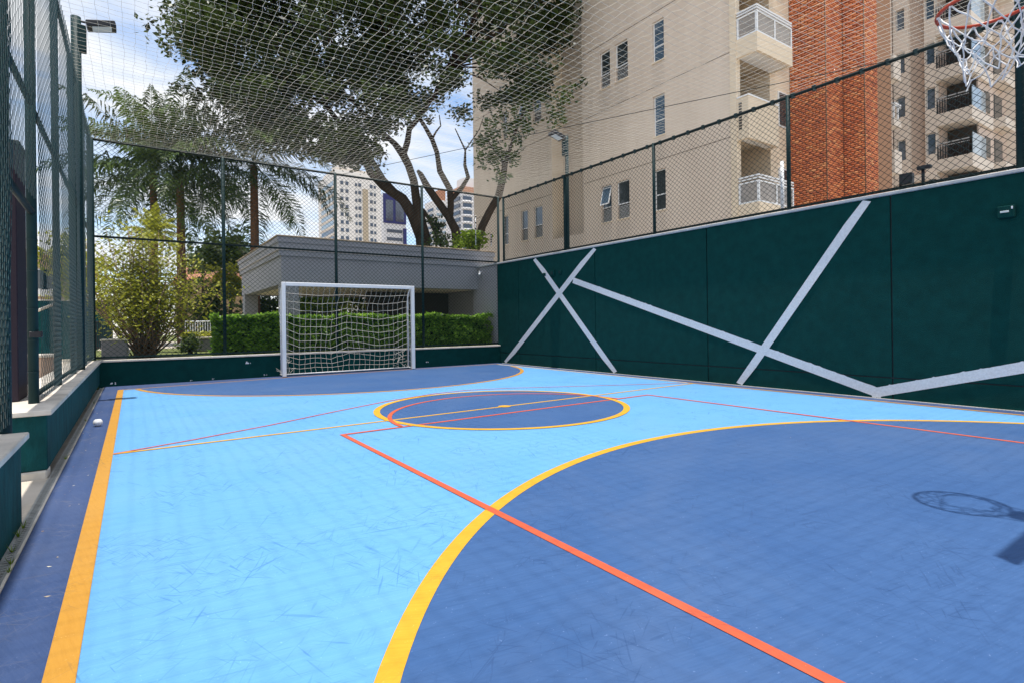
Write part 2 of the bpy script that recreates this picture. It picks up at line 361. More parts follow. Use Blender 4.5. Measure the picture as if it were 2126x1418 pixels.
# drains beside both long walls
def drain(name, x0, x1, y0, y1, label, m):
    o = empty(name, (x0, y0, 0), label, 'drain')
    MB().box(x0, x1, y0, y1, -.05, -.022).build('channel', M['dark'], o)
    mb = MB(); k = int((y1-y0)/.035)
    for i in range(k):
        y = y0 + i*.035; mb.box(x0+.012, x1-.012, y, y+.02, -.018, -.004)
    mb.box(x0, x0+.012, y0, y1, -.02, -.002); mb.box(x1-.012, x1, y0, y1, -.02, -.002)
    s = mb.build('grate_slats', m, o); tag(s, kind='stuff')
    MB().box(x1, x1+.012, y0, y1, -.03, .001).build('kerb_edge', M['coping'], o)
drain('drain_grate', -.527, -.476, -4, 12.72, 'long metal drain grate at the foot of the left low wall', M['grate'])
drain('drain_strip', 8.405, 8.455, -4, 12.7, 'narrow pale drain strip at the foot of the tall green wall', M['coping2'])

# ================================================================== TALL GREEN WALL
HW = 2.76
wl = empty('green_wall', (8.6, 4, 0), 'tall dark green wall with crossing white stripes along the right side', 'wall')
MB().box(8.49, 8.70, -5, 12.93, -.05, HW-.01).build('wall_core', M['black'], wl)
ys = [-4.9, -2.65, .25, 3.155, 6.055, 8.95, 11.90, 12.93]
for a, b in zip(ys, ys[1:]):
    MB().bbox(XR, 8.50, a+.008, b-.008, .293, HW, .006).build('wall_panel', M['green'], wl)
    MB().bbox(XR, 8.50, a+.008, b-.008, -.04, .279, .006).build('wall_panel', M['green'], wl)
MB().bbox(8.43, 8.74, -5, 12.95, HW+.001, HW+.045, .008).build('coping', M['coping2'], wl)
def stripe(p, q, wd, ragged=False, k=0):
    x = XR - .0025 - .0012*k
    P = Vector((0, *p)); Q = Vector((0, *q)); d = (Q-P).normalized(); nn = Vector((0, -d.z, d.y))*wd/2
    if nn.z < 0: nn = -nn
    lo, hi = [], []; n_ = 150 if ragged else 8
    for i in range(n_+1):
        c = P.lerp(Q, i/n_); j = (random.choice((0, 0, 0, 1))*random.uniform(-.3, 1)*.010 if ragged else 0)
        lo.append(c-nn); hi.append(c+nn*(1+j/wd*2))
    mb = MB()
    for i in range(n_):
        q4 = [lo[i], lo[i+1], hi[i+1], hi[i]]
        mb.quad(*[(x, v.y, min(max(v.z, .004), HW-.004)) for v in q4])
    mb.build('painted_stripe', M['stripe'], wl)
def ext(p, q, t0, t1): return ((p[0]+(q[0]-p[0])*t0, p[1]+(q[1]-p[1])*t0), (p[0]+(q[0]-p[0])*t1, p[1]+(q[1]-p[1])*t1))
stripe((11.17, 2.76), (8.35, .0), .14, k=0)
stripe((8.93, 2.76), (12.57, 0), .14, k=1)
stripe((9.68, 2.08), (3.28, .055), .132, True, k=2)
stripe((3.44, 2.76), (5.44, 0), .13, k=3)
stripe((3.42, .055), (.3, .94), .13, True, k=4)
for (y, z, a, b, d, lb) in ((10.745, 2.30, .08, .07, .05, 'small dark box on the green wall across the white stripe'), (10.41, 2.305, .15, .13, .05, 'middle square dark box of three on the far green wall'), (10.13, 2.31, .11, .10, .04, 'small dark switch box nearest the camera of the far three')):
    o = empty('junction_box', (XR, y, z-b/2), lb, 'box', 'dark boxes high on the green wall')
    MB().bbox(XR-d, XR-.001, y-a/2, y+a/2, z-b/2, z+b/2, .006).build('housing', M['green'], o)
    MB().bbox(XR-d-.006, XR-d, y-a*.3, y+a*.3, z-b*.3, z+b*.3, .002).build('cover', M['fence'], o)
o = empty('wall_light', (XR, 1.95, 2.25), 'green wall box with slot at the upper right of the green wall', 'box')
MB().bbox(XR-.06, XR-.001, 1.87, 2.03, 2.25, 2.39, .008).build('housing', M['green'], o)
MB().bbox(XR-.066, XR-.06, 1.92, 2.0, 2.31, 2.332, .002).build('slot', M['lens'], o); MB().bbox(XR-.068, XR-.06, 1.885, 1.90, 2.345, 2.375, .002).build('knob', M['white'], o)

# ================================================================== LOW WALLS
def low_wall(label, x0, x1, y0, y1, h, m, cx0, cx1, cy0, cy1, th=.045, foot=None):
    o = empty('low_wall', ((x0+x1)/2, (y0+y1)/2, 0), label, 'wall')
    MB().bbox(x0, x1, y0, y1, (foot or -.04), h, .006).build('wall_body', m, o)
    if foot: MB().bbox(x0+.1, x1-.004, y0-.012, y0+.2, -.04, foot-.003, .01).build('footing', M['coping'], o)
    return o
HC_ = .46
lw = low_wall('dark green low wall behind the goal', -.55, 8.46, YB+.002, 12.97, HC_, M['green'], 0, 0, 0, 0)
xs_c = [-.60, 1.3, 3.2, 5.15, 7.0, 8.46]
for a, b in zip(xs_c, xs_c[1:]): MB().bbox(a+.002, b-.002, YB-.028, 13.02, HC_+.001, HC_+.04, .006).build('coping_slab', M['coping'], lw)
for x, z, s_ in ((-.33,.055,.03),(2.0,.33,.03),(2.35,.05,.02),(1.35,.035,.018),(.95,.03,.014),(6.2,.14,.02),(4.1,.04,.015)):
    mb = MB()
    for k in range(4):
        xx, z2, r_ = x+random.uniform(-1,1)*s_*1.6, z+random.uniform(-.5,.5)*s_, s_*random.uniform(.3,.7)
        mb.poly([(xx+r_*math.cos(t)*random.uniform(.7,1.2), YB-.0015, z2+r_*math.sin(t)*random.uniform(.7,1.2)) for t in [i*.785 for i in range(8)]])
    mb.build('paint_chip', M['white'], lw)
lf = low_wall('long left low wall with granite top beyond the gate', -.86, XL, 5.26, YB, HC_, M['teal'], 0,0,0,0, foot=.055)
yc = [5.20, 6.6, 8.1, 9.7, 11.2, YB-.03]
for a, b in zip(yc, yc[1:]): MB().bbox(-.95, XL+.032, a+.002, b-.002, HC_+.001, HC_+.04, .006).build('coping_slab', M['coping'], lf)
ln = low_wall('near left low wall with granite top before the gate', -.86, XL, -4, 4.12, HC_, M['teal'], 0,0,0,0)
yc = [-4, -1.5, .6, 2.3, 4.16]
for a, b in zip(yc, yc[1:]): MB().bbox(-.95, XL+.032, a+.002, b-.002, HC_+.001, HC_+.04, .006).build('coping_slab', M['coping'], ln)
gwl = empty('grey_wall', (8.6, 13.5, 0), 'short grey wall behind the court corner joining the pavilion', 'wall')
MB().bbox(8.49, 8.69, 12.96, 14.3, .0, 2.77, .006).build('wall_body', M['gaz'], gwl); MB().bbox(8.44, 8.74, 12.98, 14.3, 2.771, 2.82, .006).build('coping', M['coping2'], gwl)

# ================================================================== CHAIN LINK FENCES
def chain(fn, u0_, u1_, v0_, v1_, name, parent, p=.10, h=.09, r=.0026, ph=0, m='wire'):
    nu = int((u1_-u0_)/(p/2)); nv = int((v1_-v0_)/(h/2))
    i = np.arange(nu)[:, None]; k = np.arange(nv+1)[None, :]
    u = u0_ + (i + (k+i) % 2)*(p/2) + 0*k; v = v0_ + (k*(h/2) + 0*i)
    u = np.minimum(u + .006*np.sin(v*2.1+ph) + .005*np.sin(u*1.7+v*3.3), u1_)
    d = np.where(((k+i) % 2) == 0, .0035, -.0035) + .012*np.sin(u*2.3+ph)*np.sin(v*1.9)
    P = fn(u, v, d); A = P[:, :-1].reshape(-1, 3); B = P[:, 1:].reshape(-1, 3)
    V, F = segs(A, B, r, 3); o = link(name, np_mesh(name, V, F), M[m], parent); return o
def fx(X): return lambda u, v, d: np.stack([X+d, u, v], -1)
def fy(Y): return lambda u, v, d: np.stack([u, Y+d, v], -1)
# right fence on the tall wall
ZT = 4.62
fr = empty('chain_link_fence', (8.58, 4, HW), 'green chain link fence standing on the tall green wall', 'fence')
pr_ = [-3.6, -.88, 1.845, 4.605, 7.33, 10.08, 12.73]
for y in pr_:
    top = 6.6 if abs(y-1.845) < .01 else ZT+.03
    MB().tube([(8.58, y, HW+.04), (8.58, y, top)], .045 if top > 6 else .032, 12).build('post', M['fence'], fr, True)
MB().tube([(8.58, -3.6, ZT), (8.58, 12.77, ZT)], .026, 10).build('top_rail', M['rail'], fr, True)
MB().tube([(8.58, -3.6, HW+.10), (8.58, 12.77, HW+.10)], .02, 8).build('bottom_rail', M['rail'], fr, True)
for a, b in zip(pr_, pr_[1:]): chain(fx(8.545), a, b, HW+.07, ZT, 'mesh_panel', fr, r=.0036, ph=a)
mb = MB()
for y in np.arange(-3.4, 12.7, .33): mb.tube([(8.58, y, ZT-.034), (8.58, y+.012, ZT+.034)], .034, 6)
tag(mb.build('wire_ties', M['wire'], fr), kind='stuff')
# back fence
fb = empty('chain_link_fence', (4, 12.95, HC_), 'green chain link fence behind the goal', 'fence')
ZB = 4.66; YF = 12.93
pb = [-.62, 1.58, 3.94, 6.17, 8.53]
for x in pb: MB().tube([(x, YF, HC_+.04), (x, YF, ZB+.03)], .034, 12).build('post', M['fence'], fb, True)
MB().tube([(-.66, YF, ZB), (8.56, YF, ZB)], .026, 10).build('top_rail', M['rail'], fb, True)
MB().tube([(-.66, YF, 2.83), (8.56, YF, 2.83)], .022, 10).build('middle_rail', M['rail'], fb, True)
MB().tube([(-.66, YF, .545), (8.56, YF, .545)], .018, 10).build('bottom_rail', M['fence'], fb, True)
for a, b in zip(pb, pb[1:]): chain(fy(YF-.04), a, b, .53, ZB, 'mesh_panel', fb, r=.0035, ph=a)
# left fence beyond the gate
XF = -.66
fl_ = empty('chain_link_fence', (XF, 9, HC_), 'green chain link fence along the long left low wall', 'fence')
pl = [7.45, 9.25, 11.1, 12.90]
for y in pl: MB().tube([(XF, y, HC_+.04), (XF, y, ZB+.03)], .032, 12).build('post', M['fence'], fl_, True)
MB().tube([(XF, 5.75, 0), (XF, 5.75, 4.66)], .035, 14).build('post', M['fence'], fl_, True)
MB().tube([(XF, 5.75, ZB), (XF, 12.93, ZB)], .020, 10).build('top_rail', M['rail'], fl_, True)
MB().tube([(XF, 4.35, 2.88), (XF, 12.9, 2.88)], .021, 10).build('middle_rail', M['rail'], fl_, True)
MB().tube([(XF, 5.75, .56), (XF, 12.9, .56)], .022, 10).build('bottom_rail', M['rail'], fl_, True)
yy = [5.75]+pl
for a, b in zip(yy, yy[1:]): chain(fx(XF+.045), a, b, .54, ZB, 'mesh_panel', fl_, p=.12, h=.095, r=.0026, m='wire2', ph=a)
chain(fx(XF+.045), 4.40, 5.75, 2.10, ZB, 'mesh_panel', fl_, p=.12, h=.095, r=.0026, m='wire2', ph=2)
MB().tube([(XF, 4.5, 2.06), (XF, 5.75, 2.02)], .026, 10).build('gate_lintel', M['rail'], fl_, True)
mb = MB()
for z in (.75, 1.0, 1.25, 1.55, 1.8): mb.tube([(XF, 5.75, z-.004), (XF, 5.75, z+.004)], .0375, 14)
mb.build('strap', M['wire'], fl_)
MB().bbox(XF-.02, XF+.058, 5.715, 5.79, 1.02, 1.07, .005).build('hinge', M['black'], fl_)
# near left fence
fn_ = empty('chain_link_fence', (XF, 2, HC_), 'near green chain link fence panel on the low wall before the gate', 'fence')
for y in (1.6, 3.2, 4.45): MB().tube([(XF, y, HC_+.04 if y < 4.2 else 0), (XF, y, 4.68)], .05, 14).build('post', M['fence'], fn_, True)
MB().tube([(XF, 0, ZB), (XF, 5.75, ZB)], .026, 10).build('top_rail', M['rail'], fn_, True)
chain(fx(XF+.055), .4, 4.5, .52, ZB, 'mesh_panel', fn_, p=.12, h=.095, r=.0026, m='wire2', ph=1)
# plum coloured plate standing on the wall behind the gate post
pp = empty('steel_upright', (-.80, 6.2, HC_), 'dark plum flat steel upright behind the gate post', 'post')
MB().bbox(-.83, -.775, 5.95, 6.42, HC_+.042, 2.60, .006).build('plate', M['purple'], pp); MB().bbox(-.85, -.75, 5.93, 6.44, 2.6, 2.625, .004).build('cap_plate', M['black'], pp)

# ================================================================== OVERHEAD NET
sx_, sy_ = .118, .116
gx_ = np.arange(XF, 8.58+.01, sx_); gy_ = np.arange(-.6, 12.94, sy_)
Xg, Yg = np.meshgrid(gx_, gy_, indexing='ij')
def sm(a, b, p1, p2): return np.sin(a*1.3+b*.7+p1)*np.sin(b*1.1-a*.5+p2)
edge = np.clip(np.minimum(np.minimum(Xg-XF, 8.58-Xg), 12.93-Yg), 0, 1.2)/1.2
kn = rng.normal(size=Xg.shape)
Xd = Xg + edge*(.026*sm(Xg*1.5, Yg*2.2, .3, 1.1) + .010*np.sin(Yg*5.1+Xg*3.2) + .011*kn)
Yd = Yg + edge*(.02*sm(Yg, Xg, 2.2, .4))
Zd = 4.655 - edge*(.05 + .03*sm(Xg*.8, Yg*.8, 1, 2)) + .004*rng.normal(size=Xg.shape)
Pn = np.stack([Xd, Yd, Zd], -1)
A = np.concatenate([Pn[:-1].reshape(-1, 3), Pn[:, :-1].reshape(-1, 3)]); B = np.concatenate([Pn[1:].reshape(-1, 3), Pn[:, 1:].reshape(-1, 3)])
V, F = segs(A, B, .0018, 3)
on = link('overhead_net', np_mesh('overhead_net', V, F), M['netw']); tag(on, 'pale cord safety net stretched over the whole court', 'net')
cbl = MB().tube([(8.58, 3.0, 4.60), (6.9, 6.3, 4.57), (5.4, 9.4, 4.56), (3.94, 12.93, 4.62)], .005, 6).build('support_cable', M['rail']); tag(cbl, 'thin dark cable running below the overhead net', 'cable')

# ================================================================== GOAL
def goal():
    xa, xb, y0, yb, h = 2.656, 5.656, 12.45, 12.74, 2.0
    o = empty('futsal_goal', ((xa+xb)/2, y0, 0), 'white framed futsal goal with sagging net at the far end', 'goal')
    for x in (xa, xb): MB().bbox(x-.04, x+.04, y0-.04, y0+.04, .017, h+.04, .008).build('post', M['white'], o)
    MB().bbox(xa+.041, xb-.041, y0-.04, y0+.04, h-.04, h+.04, .008).build('crossbar', M['white'], o)
    for x, s_ in ((xa, 1), (xb, -1)):
        pts = [(x, y0+.04, h-.03)] + [(x, y0+.04+.25*math.sin(t), h-.26+.23*math.cos(t)) for t in (.3,.6,.9,1.2,1.5)] + [(x, yb, 1.0), (x, yb, .03)]
        MB().tube(pts, .017, 8).build('rear_stay', M['white'], o, True)
        MB().tube([(x, y0+.03, .035), (x, yb, .035)], .015, 8).build('ground_bar', M['white'], o, True)
    MB().tube([(xa, yb, .035), (xb, yb, .035)], .015, 8).build('rear_ground_bar', M['white'], o, True)
    nu, nv = 25, 14
    U, Vv = np.meshgrid(np.linspace(0, 1, nu), np.linspace(0, 1, nv), indexing='ij')
    X = xa+.02 + U*(xb-xa-.04)
    mid = 1 - np.abs(np.abs(U-.5)*2-.45)*1.6; mid = np.clip(mid, 0, 1)
    def lf(a, b): return np.interp(a, np.linspace(0, 1, 9), b)
    wob = lf(U, [0,.55,1,.75,.35,.8,.9,.6,0]); wob2 = lf(U, [0,.9,.6,1.0,.2,.5,1.0,.9,0]); sag = (.17*wob*(1-Vv)+.30*wob2*Vv)*np.sin(math.pi*np.clip(Vv*1.03, 0, 1))**.9
    Z = (h-.03)*(1-Vv) + .04*Vv - sag*(1-.25*U)
    Z = np.maximum(Z, .03)
    Yy = y0+.03 + (yb-y0)*np.clip(np.minimum(Vv*6, 1), 0, 1) + .03*lf(U, [0,.6,-.5,.3,1,-.2,.4,-.6,0])*np.sin(math.pi*Vv)
    X = X + .05*np.sin(Vv*4+U*6)*np.sin(math.pi*Vv)*np.sin(math.pi*U) + .012*rng.normal(size=X.shape)*np.sin(math.pi*U)
    Z = Z + .010*rng.normal(size=Z.shape)*np.sin(math.pi*Vv)
    Yy = np.minimum(Yy, yb+.02)
    P = np.stack([X, Yy, Z], -1); P = np.concatenate([P]); A = [P[:-1].reshape(-1,3), P[:, :-1].reshape(-1,3)]; B = [P[1:].reshape(-1,3), P[:, 1:].reshape(-1,3)]
    for x in (xa, xb):                                         # side nets
        S, T = np.meshgrid(np.linspace(0, 1, 4), np.linspace(0, 1, nv), indexing='ij')
        Q = np.stack([x + .03*np.sin(T*7+S*3), y0+.03+S*(yb-y0)*np.clip(T*6, 0, 1), (h-.03)*(1-T)+.04*T + .02*np.sin(S*5+T*11) - .08*np.sin(math.pi*T)*np.sin(math.pi*S)], -1)
        A += [Q[:-1].reshape(-1,3), Q[:, :-1].reshape(-1,3)]; B += [Q[1:].reshape(-1,3), Q[:, 1:].reshape(-1,3)]
    # bunched folds of net at the feet
    for x in (xa+.10, xb-.18, xb-.3):
        for k in range(16):
            p = np.array([[x+random.uniform(-.12,.12), yb-.02+random.uniform(-.05,.03), random.uniform(.03,.55)]]); q = p + np.array([[random.uniform(-.12,.12), random.uniform(-.04,.03), random.uniform(-.16,.1)]]); q[0,2] = max(q[0,2], .025)
            A.append(p); B.append(q)
    V, F = segs(np.concatenate(A), np.concatenate(B), .0034, 4)
    link('net', np_mesh('net', V, F), M['cord'], o)
goal()

# ================================================================== BASKETBALL HOOP
def hoop():
    cx, cy, z, r = 3.87, .962, 2.79, .222
    o = empty('basketball_hoop', (cx, cy-.3, z), 'orange basketball rim with tangled white net at the upper right', 'hoop')
    ring = lambda rr, zz, n=48: [(cx+rr*math.cos(2*math.pi*i/n), cy+rr*math.sin(2*math.pi*i/n), zz) for i in range(n+1)]
    MB().tube(ring(r, z), .0095, 8, False).build('rim', M['orange'], o, True)
    MB().bbox(cx-.09, cx+.09, cy-r-.15, cy-r-.005, z-.012, z+.008, .004).bbox(cx-.1, cx+.1, cy-r-.16, cy-r-.15, z-.12, z+.05, .003).build('bracket', M['orange'], o)
    for s in (-1, 1): MB().tube([(cx+s*.08, cy-r-.15, z-.05), (cx+s*.15, cy-r*.6, z-.018)], .006, 6).build('brace', M['orange'], o, True)
    yb = cy-r-.17
    MB().bbox(cx-.80, cx+.80, yb-.03, yb, z-.18, z+.87, .006).build('backboard', M['white'], o)
    MB().tube([(cx, yb-.03, z+.3), (cx, yb-1.5, z+.3), (cx, yb-1.5, 0)], .06, 12).build('support_pole', M['fence'], o, True)
    n, rows = 12, 6; A, B, rad = [], [], []
    lev = [0, .09, .16, .22, .29, .35]; rr = [r, .195, .165, .145, .13, .135]
    G = {}
    for k in range(rows):
        for i in range(n):
            th = 2*math.pi*(i + .5*(k % 2))/n + .10*k
            w_ = .012*k/rows*3
            G[k, i] = np.array([cx + rr[k]*math.cos(th) + random.uniform(-w_, w_) + .012*k, cy + rr[k]*math.sin(th) + random.uniform(-w_, w_), z - lev[k] + random.uniform(-w_, w_)*.9])
    for k in range(rows-1):
        for i in range(n):
            j = i if k % 2 == 0 else (i+1) % n
            for q in (G[k+1, i], G[k+1, (i-1) % n] if k % 2 == 0 else G[k+1, (i+1) % n]):
                p = G[k, i]; m_ = (p+q)/2 + np.array([random.uniform(-.008,.008), random.uniform(-.008,.008), -.006])
                t = .0035 if k else .0046
                A += [p, m_]; B += [m_, q]; rad += [t, t]
            if k: A.append(G[k, i]+[0,0,.008]); B.append(G[k, i]-[0,0,.008]); rad.append(.006)
    for i in range(n):                                          # hooks
        p = G[0, i]; A.append(p+[0,0,.012]); B.append(p-[0,0,.02]); rad.append(.005)
    A.append(G[5,0]); B.append(G[5,1]-[0,0,.03]); rad.append(.004)
    V, F = segs(np.array(A), np.array(B), np.array(rad), 6); link('net', np_mesh('net', V, F, True), M['white'], o)
hoop()

# ================================================================== FLOODLIGHTS
def flood(x, y, ztop, zbase, sgn, label, r=.045):
    o = empty('floodlight_pole', (x, y, zbase), label, 'floodlight', 'floodlight poles beside the court')
    MB().tube([(x, y, zbase), (x, y, ztop)], r, 12).build('pole', M['fence'], o, True)
    MB().bbox(x-.05+sgn*.07, x+.05+sgn*.07, y-.07, y+.05, ztop-.50, ztop-.12, .008).build('ballast_box', M['fence'], o)
    MB().tube([(x, y, ztop-.05), (x+sgn*.14, y, ztop-.05)], .016, 8).build('arm', M['black'], o, True)
    h = MB().bbox(-.18, .18, -.13, .13, -.03, .05, .012).build('lamp_head', M['black'], o, loc=(x+sgn*.30, y, ztop-.06))
    h.rotation_euler = (0, R(-14*sgn), 0)
    l_ = MB().bbox(-.12, .12, -.085, .085, -.036, -.0305, .002).build('lens', M['lens'], o, loc=(x+sgn*.30, y, ztop-.06)); l_.rotation_euler = (0, R(-14*sgn), 0)
flood(8.64, 10.05, 5.60, HW+.04, -1, 'floodlight on a green pole above the tall green wall')
flood(-.645, 10.10, 5.62, HC_+.04, 1, 'dark floodlight on a pole behind the left fence', .062)
o = empty('small_floodlight', (8.66, 3.05, HW), 'small black floodlight above the tall wall before the brick tower', 'floodlight')
MB().tube([(8.66, 3.10, HW+.04), (8.66, 3.10, HW+.30)], .018, 8).build('pole', M['black'], o, True); MB().bbox(8.55, 8.64, 2.93, 3.08, HW+.13, HW+.28, .01).build('lamp_head', M['black'], o)
o = empty('fence_camera', (8.66, 2.86, HW), 'black camera post above the tall wall right of the small floodlight', 'camera')
MB().tube([(8.66, 2.84, HW+.04), (8.66, 2.84, HW+.36)], .02, 8).build('pole', M['black'], o, True); MB().bbox(8.61, 8.68, 2.74, 2.90, HW+.30, HW+.35, .01).build('camera_body', M['black'], o)
o = MB().tube([(8.74, 4.80, HW-.2), (8.74, 4.80, HW+.92)], .028, 10).build('white_pipe', M['white'], None, True); tag(o, 'white pipe upright behind the fence post near the brick tower', 'pipe')

# ================================================================== PAVILION
gz_ = empty('pavilion', (6, 17, 0), 'grey flat roofed pavilion behind the hedge', 'pavilion')
gx0, gx1, gy0, gy1 = 2.85, 9.05, 13.92, 20.0
def ringbox(x0, x1, y0, y1, z0, z1, t, name, m):
    mb = MB(); mb.box(x0, x1, y0, y0+t, z0, z1).box(x0, x1, y1-t, y1, z0, z1).box(x0, x0+t, y0+t, y1-t, z0, z1).box(x1-t, x1, y0+t, y1-t, z0, z1); return mb.build(name, m, gz_)
ringbox(gx0+.10, gx1-.1, gy0+.10, gy1-.1, 2.12, 2.80, .3, 'beam', M['gaz'])
MB().box(gx0+.05, gx1-.05, gy0+.05, gy1-.05, 2.80, 2.93).build('lower_moulding', M['gaz'], gz_)
MB().box(gx0+.02, gx1-.02, gy0+.02, gy1-.02, 2.93, 2.955).build('moulding_fillet', M['gaz2'], gz_)
MB().box(gx0+.03, gx1-.03, gy0+.03, gy1-.03, 2.955, 3.12).build('fascia', M['gaz'], gz_)
MB().box(gx0, gx1, gy0, gy1, 3.12, 3.25).build('cornice', M['gaz'], gz_)
MB().bbox(gx0-.03, gx1+.03, gy0-.03, gy1+.03, 3.251, 3.285, .008).build('roof_edge', M['slabtop'], gz_)
MB().box(gx0+.4, gx1-.4, gy0+.4, gy1-.4, 2.14, 2.18).build('ceiling', M['ceil'], gz_)
MB().box(gx0-.1, gx1, gy0-.05, gy1+.4, .3, .46).build('floor_slab', M['paving'], gz_)  # pale floor added to bounce light up to the ceiling
pt_ = MB().box(-.9, 8.4, 20.45, 30, .3, .455).build('bounce_paving', M['paving']); tag(pt_, 'pale paving added behind the pavilion to bounce light', kind='structure')  # pale paving added to bounce sunlight onto the pavilion ceiling
for (x, y) in ((gx0+.11, gy0+.12), (gx0+.11, gy1-.55), (gx1-.5, gy1-.55)): MB().bbox(x, x+.40, y, y+.40, .4, 2.119, .01).build('column', M['gaz'], gz_)
MB().box(gx1-.22, gx1-.105, gy0+.45, gy1-.45, .4, 2.119).build('light_block_wall', M['gaz'], gz_)  # wall added to keep light out of the right bay
MB().box(6.0, gx1-.23, gy0+2.6, gy0+2.75, .4, 2.13).build('dark_bay_panel', M['dark'], gz_)  # dark panel stands in for the shade inside the right bay
MB().box(3.3, gx1-.1, gy1-.3, gy1-.12, .4, 1.0).build('back_parapet', M['gaz2'], gz_)
o = empty('security_camera', (8.40, 13.88, 2.55), 'tiny white security camera under the pavilion beam end', 'camera')
MB().bbox(8.42, 8.49, 13.80, 13.86, 2.6, 2.65, .008).build('mount', M['white'], o); MB().tube([(8.44, 13.83, 2.58), (8.36, 13.70, 2.54)], .035, 10).build('camera_body', M['white'], o, True)
for i, (p0, p1, lb) in enumerate((((988, 512), (987, 448), 'white electric fence rod before the leaning trunk'), ((1020, 520), (1015, 487), 'shorter white electric fence rod at the pavilion roof end'))):
    a, b = at(*p0, 15.2+i*.2), at(*p1, 15.2+i*.2); a.z = 3.28
    o = empty('electric_fence_rod', a, lb, 'rod', 'white rods on the pavilion roof')
    MB().tube([a, (a.x, a.y, b.z)], .012, 8).build('rod', M['white'], o, True)
    for k in range(4):
        z = a.z + (b.z-a.z)*(.35+.2*k); MB().tube([(a.x, a.y, z-.02), (a.x, a.y, z+.02)], .022, 8).build('insulator', M['black'], o, True)

# ================================================================== FOLIAGE TOOLS
def leaves(C, size, up=.35, aspect=.55, tint=None, jitter=.35):
    C = np.asarray(C, float); n = len(C)
    nr = rng.normal(size=(n, 3)); nr[:, 2] = np.abs(nr[:, 2]) + up; nr /= np.linalg.norm(nr, axis=1, keepdims=True)
    t = rng.normal(size=(n, 3)); t -= nr*(t*nr).sum(1, keepdims=True); t /= np.linalg.norm(t, axis=1, keepdims=True); b = np.cross(nr, t)
    s = size*(1 + jitter*rng.normal(size=(n, 1))).clip(.4, 2)
    V = np.stack([C - t*s, C - b*s*aspect - nr*s*.12, C + t*s, C + b*s*aspect - nr*s*.12], 1).reshape(-1, 3)
    F = np.arange(n*4).reshape(n, 4)
    ti = rng.random(n) if tint is None else tint
    return V, F, np.repeat(ti, 4)
def clumps(centers, radii, per, size, **kw):
    C = np.concatenate([np.asarray(c)[None] + np.clip(rng.normal(size=(per, 3)), -2, 2)*np.array([1,1,.7])*r*.5 for c, r in zip(centers, radii)])
    base = np.concatenate([np.clip(rng.normal(.45, .18) + rng.normal(size=per)*.18, 0, 1) for _ in centers])
    return leaves(C, size, tint=base, **kw)
def inside(p, poly):
    x, y = p; c = False
    for (x1, y1), (x2, y2) in zip(poly, poly[1:]+poly[:1]):
        if (y1 > y) != (y2 > y) and x < (x2-x1)*(y-y1)/(y2-y1)+x1: c = not c
    return c
def limb(mb, pts, d, n=8):
    P = [at(x, y, d + (dd[0] if dd else 0)) for x, y, w_, *dd in pts]; mb.tube(P, [q[2]/2*d/FPX for q in pts], n)

# ---- big tree over the far corner
D = 24.0
bt = empty('broadleaf_tree', (at(890, 520, D).x, at(890, 520, D).y, .44), 'large dark broadleaf tree with several trunks behind the pavilion', 'tree')
mb = MB()
base = at(884, 520, D)
mb.tube([(base.x, base.y, .3), tuple(at(884, 560, D)), tuple(at(877, 493, D))], [.42, .36, .30], 10)
limb(mb, [(877,493,30),(857,448,24),(836,414,22),(796,387,18),(769,358,17),(755,326,14),(737,297,9),(700,250,6)], D)
limb(mb, [(840,420,16),(823,403,14),(796,374,13),(778,344,12),(765,325,10),(735,270,7)], D)
limb(mb, [(884,505,28),(875,471,25),(864,414,19),(859,376,17),(848,344,16),(837,322,17),(819,299,12),(791,274,9),(760,240,7),(700,180,5)], D)
limb(mb, [(837,325,13),(846,295,13),(850,268,12),(866,250,10),(905,195,8),(940,140,6)], D)
limb(mb, [(911,500,7),(891,455,8),(877,436,9)], D)
mb.build('trunk', M['bark'], bt, True)
mb = MB(); b2_ = at(951, 520, D)
mb.tube([(b2_.x, b2_.y, .3), tuple(at(951, 560, D)), tuple(at(949, 505, D))], [.3, .26, .21], 10)
limb(mb, [(949,505,21),(945,477,19),(931,450,17),(907,417,16),(886,387,15),(873,362,11),(867,355,6)], D)
limb(mb, [(934,452,15),(936,426,14),(934,394,13),(913,356,12),(907,317,10),(897,290,10),(880,260,8),(850,215,6)], D)
limb(mb, [(936,428,11),(938,414,11),(958,392,10),(972,369,9),(965,344,7),(966,313,4),(945,268,2)], D)
limb(mb, [(966,313,3),(995,270,2),(1005,240,1.5)], D); limb(mb, [(897,290,5),(905,275,4),(915,262,3),(912,240,2)], D)
mb.build('trunk', M['bark'], bt, True)
OUT = [(400,-340),(1195,-340),(1200,30),(1160,70),(1130,110),(1122,185),(1075,212),(1010,215),(965,245),(930,225),(900,235),(872,225),(835,258),(800,232),(770,285),(742,330),(690,322),(630,312),(560,270),(520,235),(470,200),(435,160),(415,110),(402,40)]
hubs = [(700,250),(735,270),(760,240),(700,180),(905,195),(940,140),(850,215),(773,256),(640,200),(820,150)]
pads = []
tries = 0
while len(pads) < 370 and tries < 12000:
    tries += 1
    x, y = random.uniform(375, 1195), random.uniform(-300, 330)
    if y < -60 and random.random() < .55: continue
    if not inside((x, y), OUT): continue
    if 830 < x < 1010 and 185 < y and random.random() < .7: continue
    if x > 860 and 110 < y and random.random() < .25: continue
    d_ = max(-4.5, min(4.5, random.gauss(0, 2.2))); pads.append((x, y, D+d_, random.uniform(.55, 1.25)*(1.0 if x < 860 else .8)))
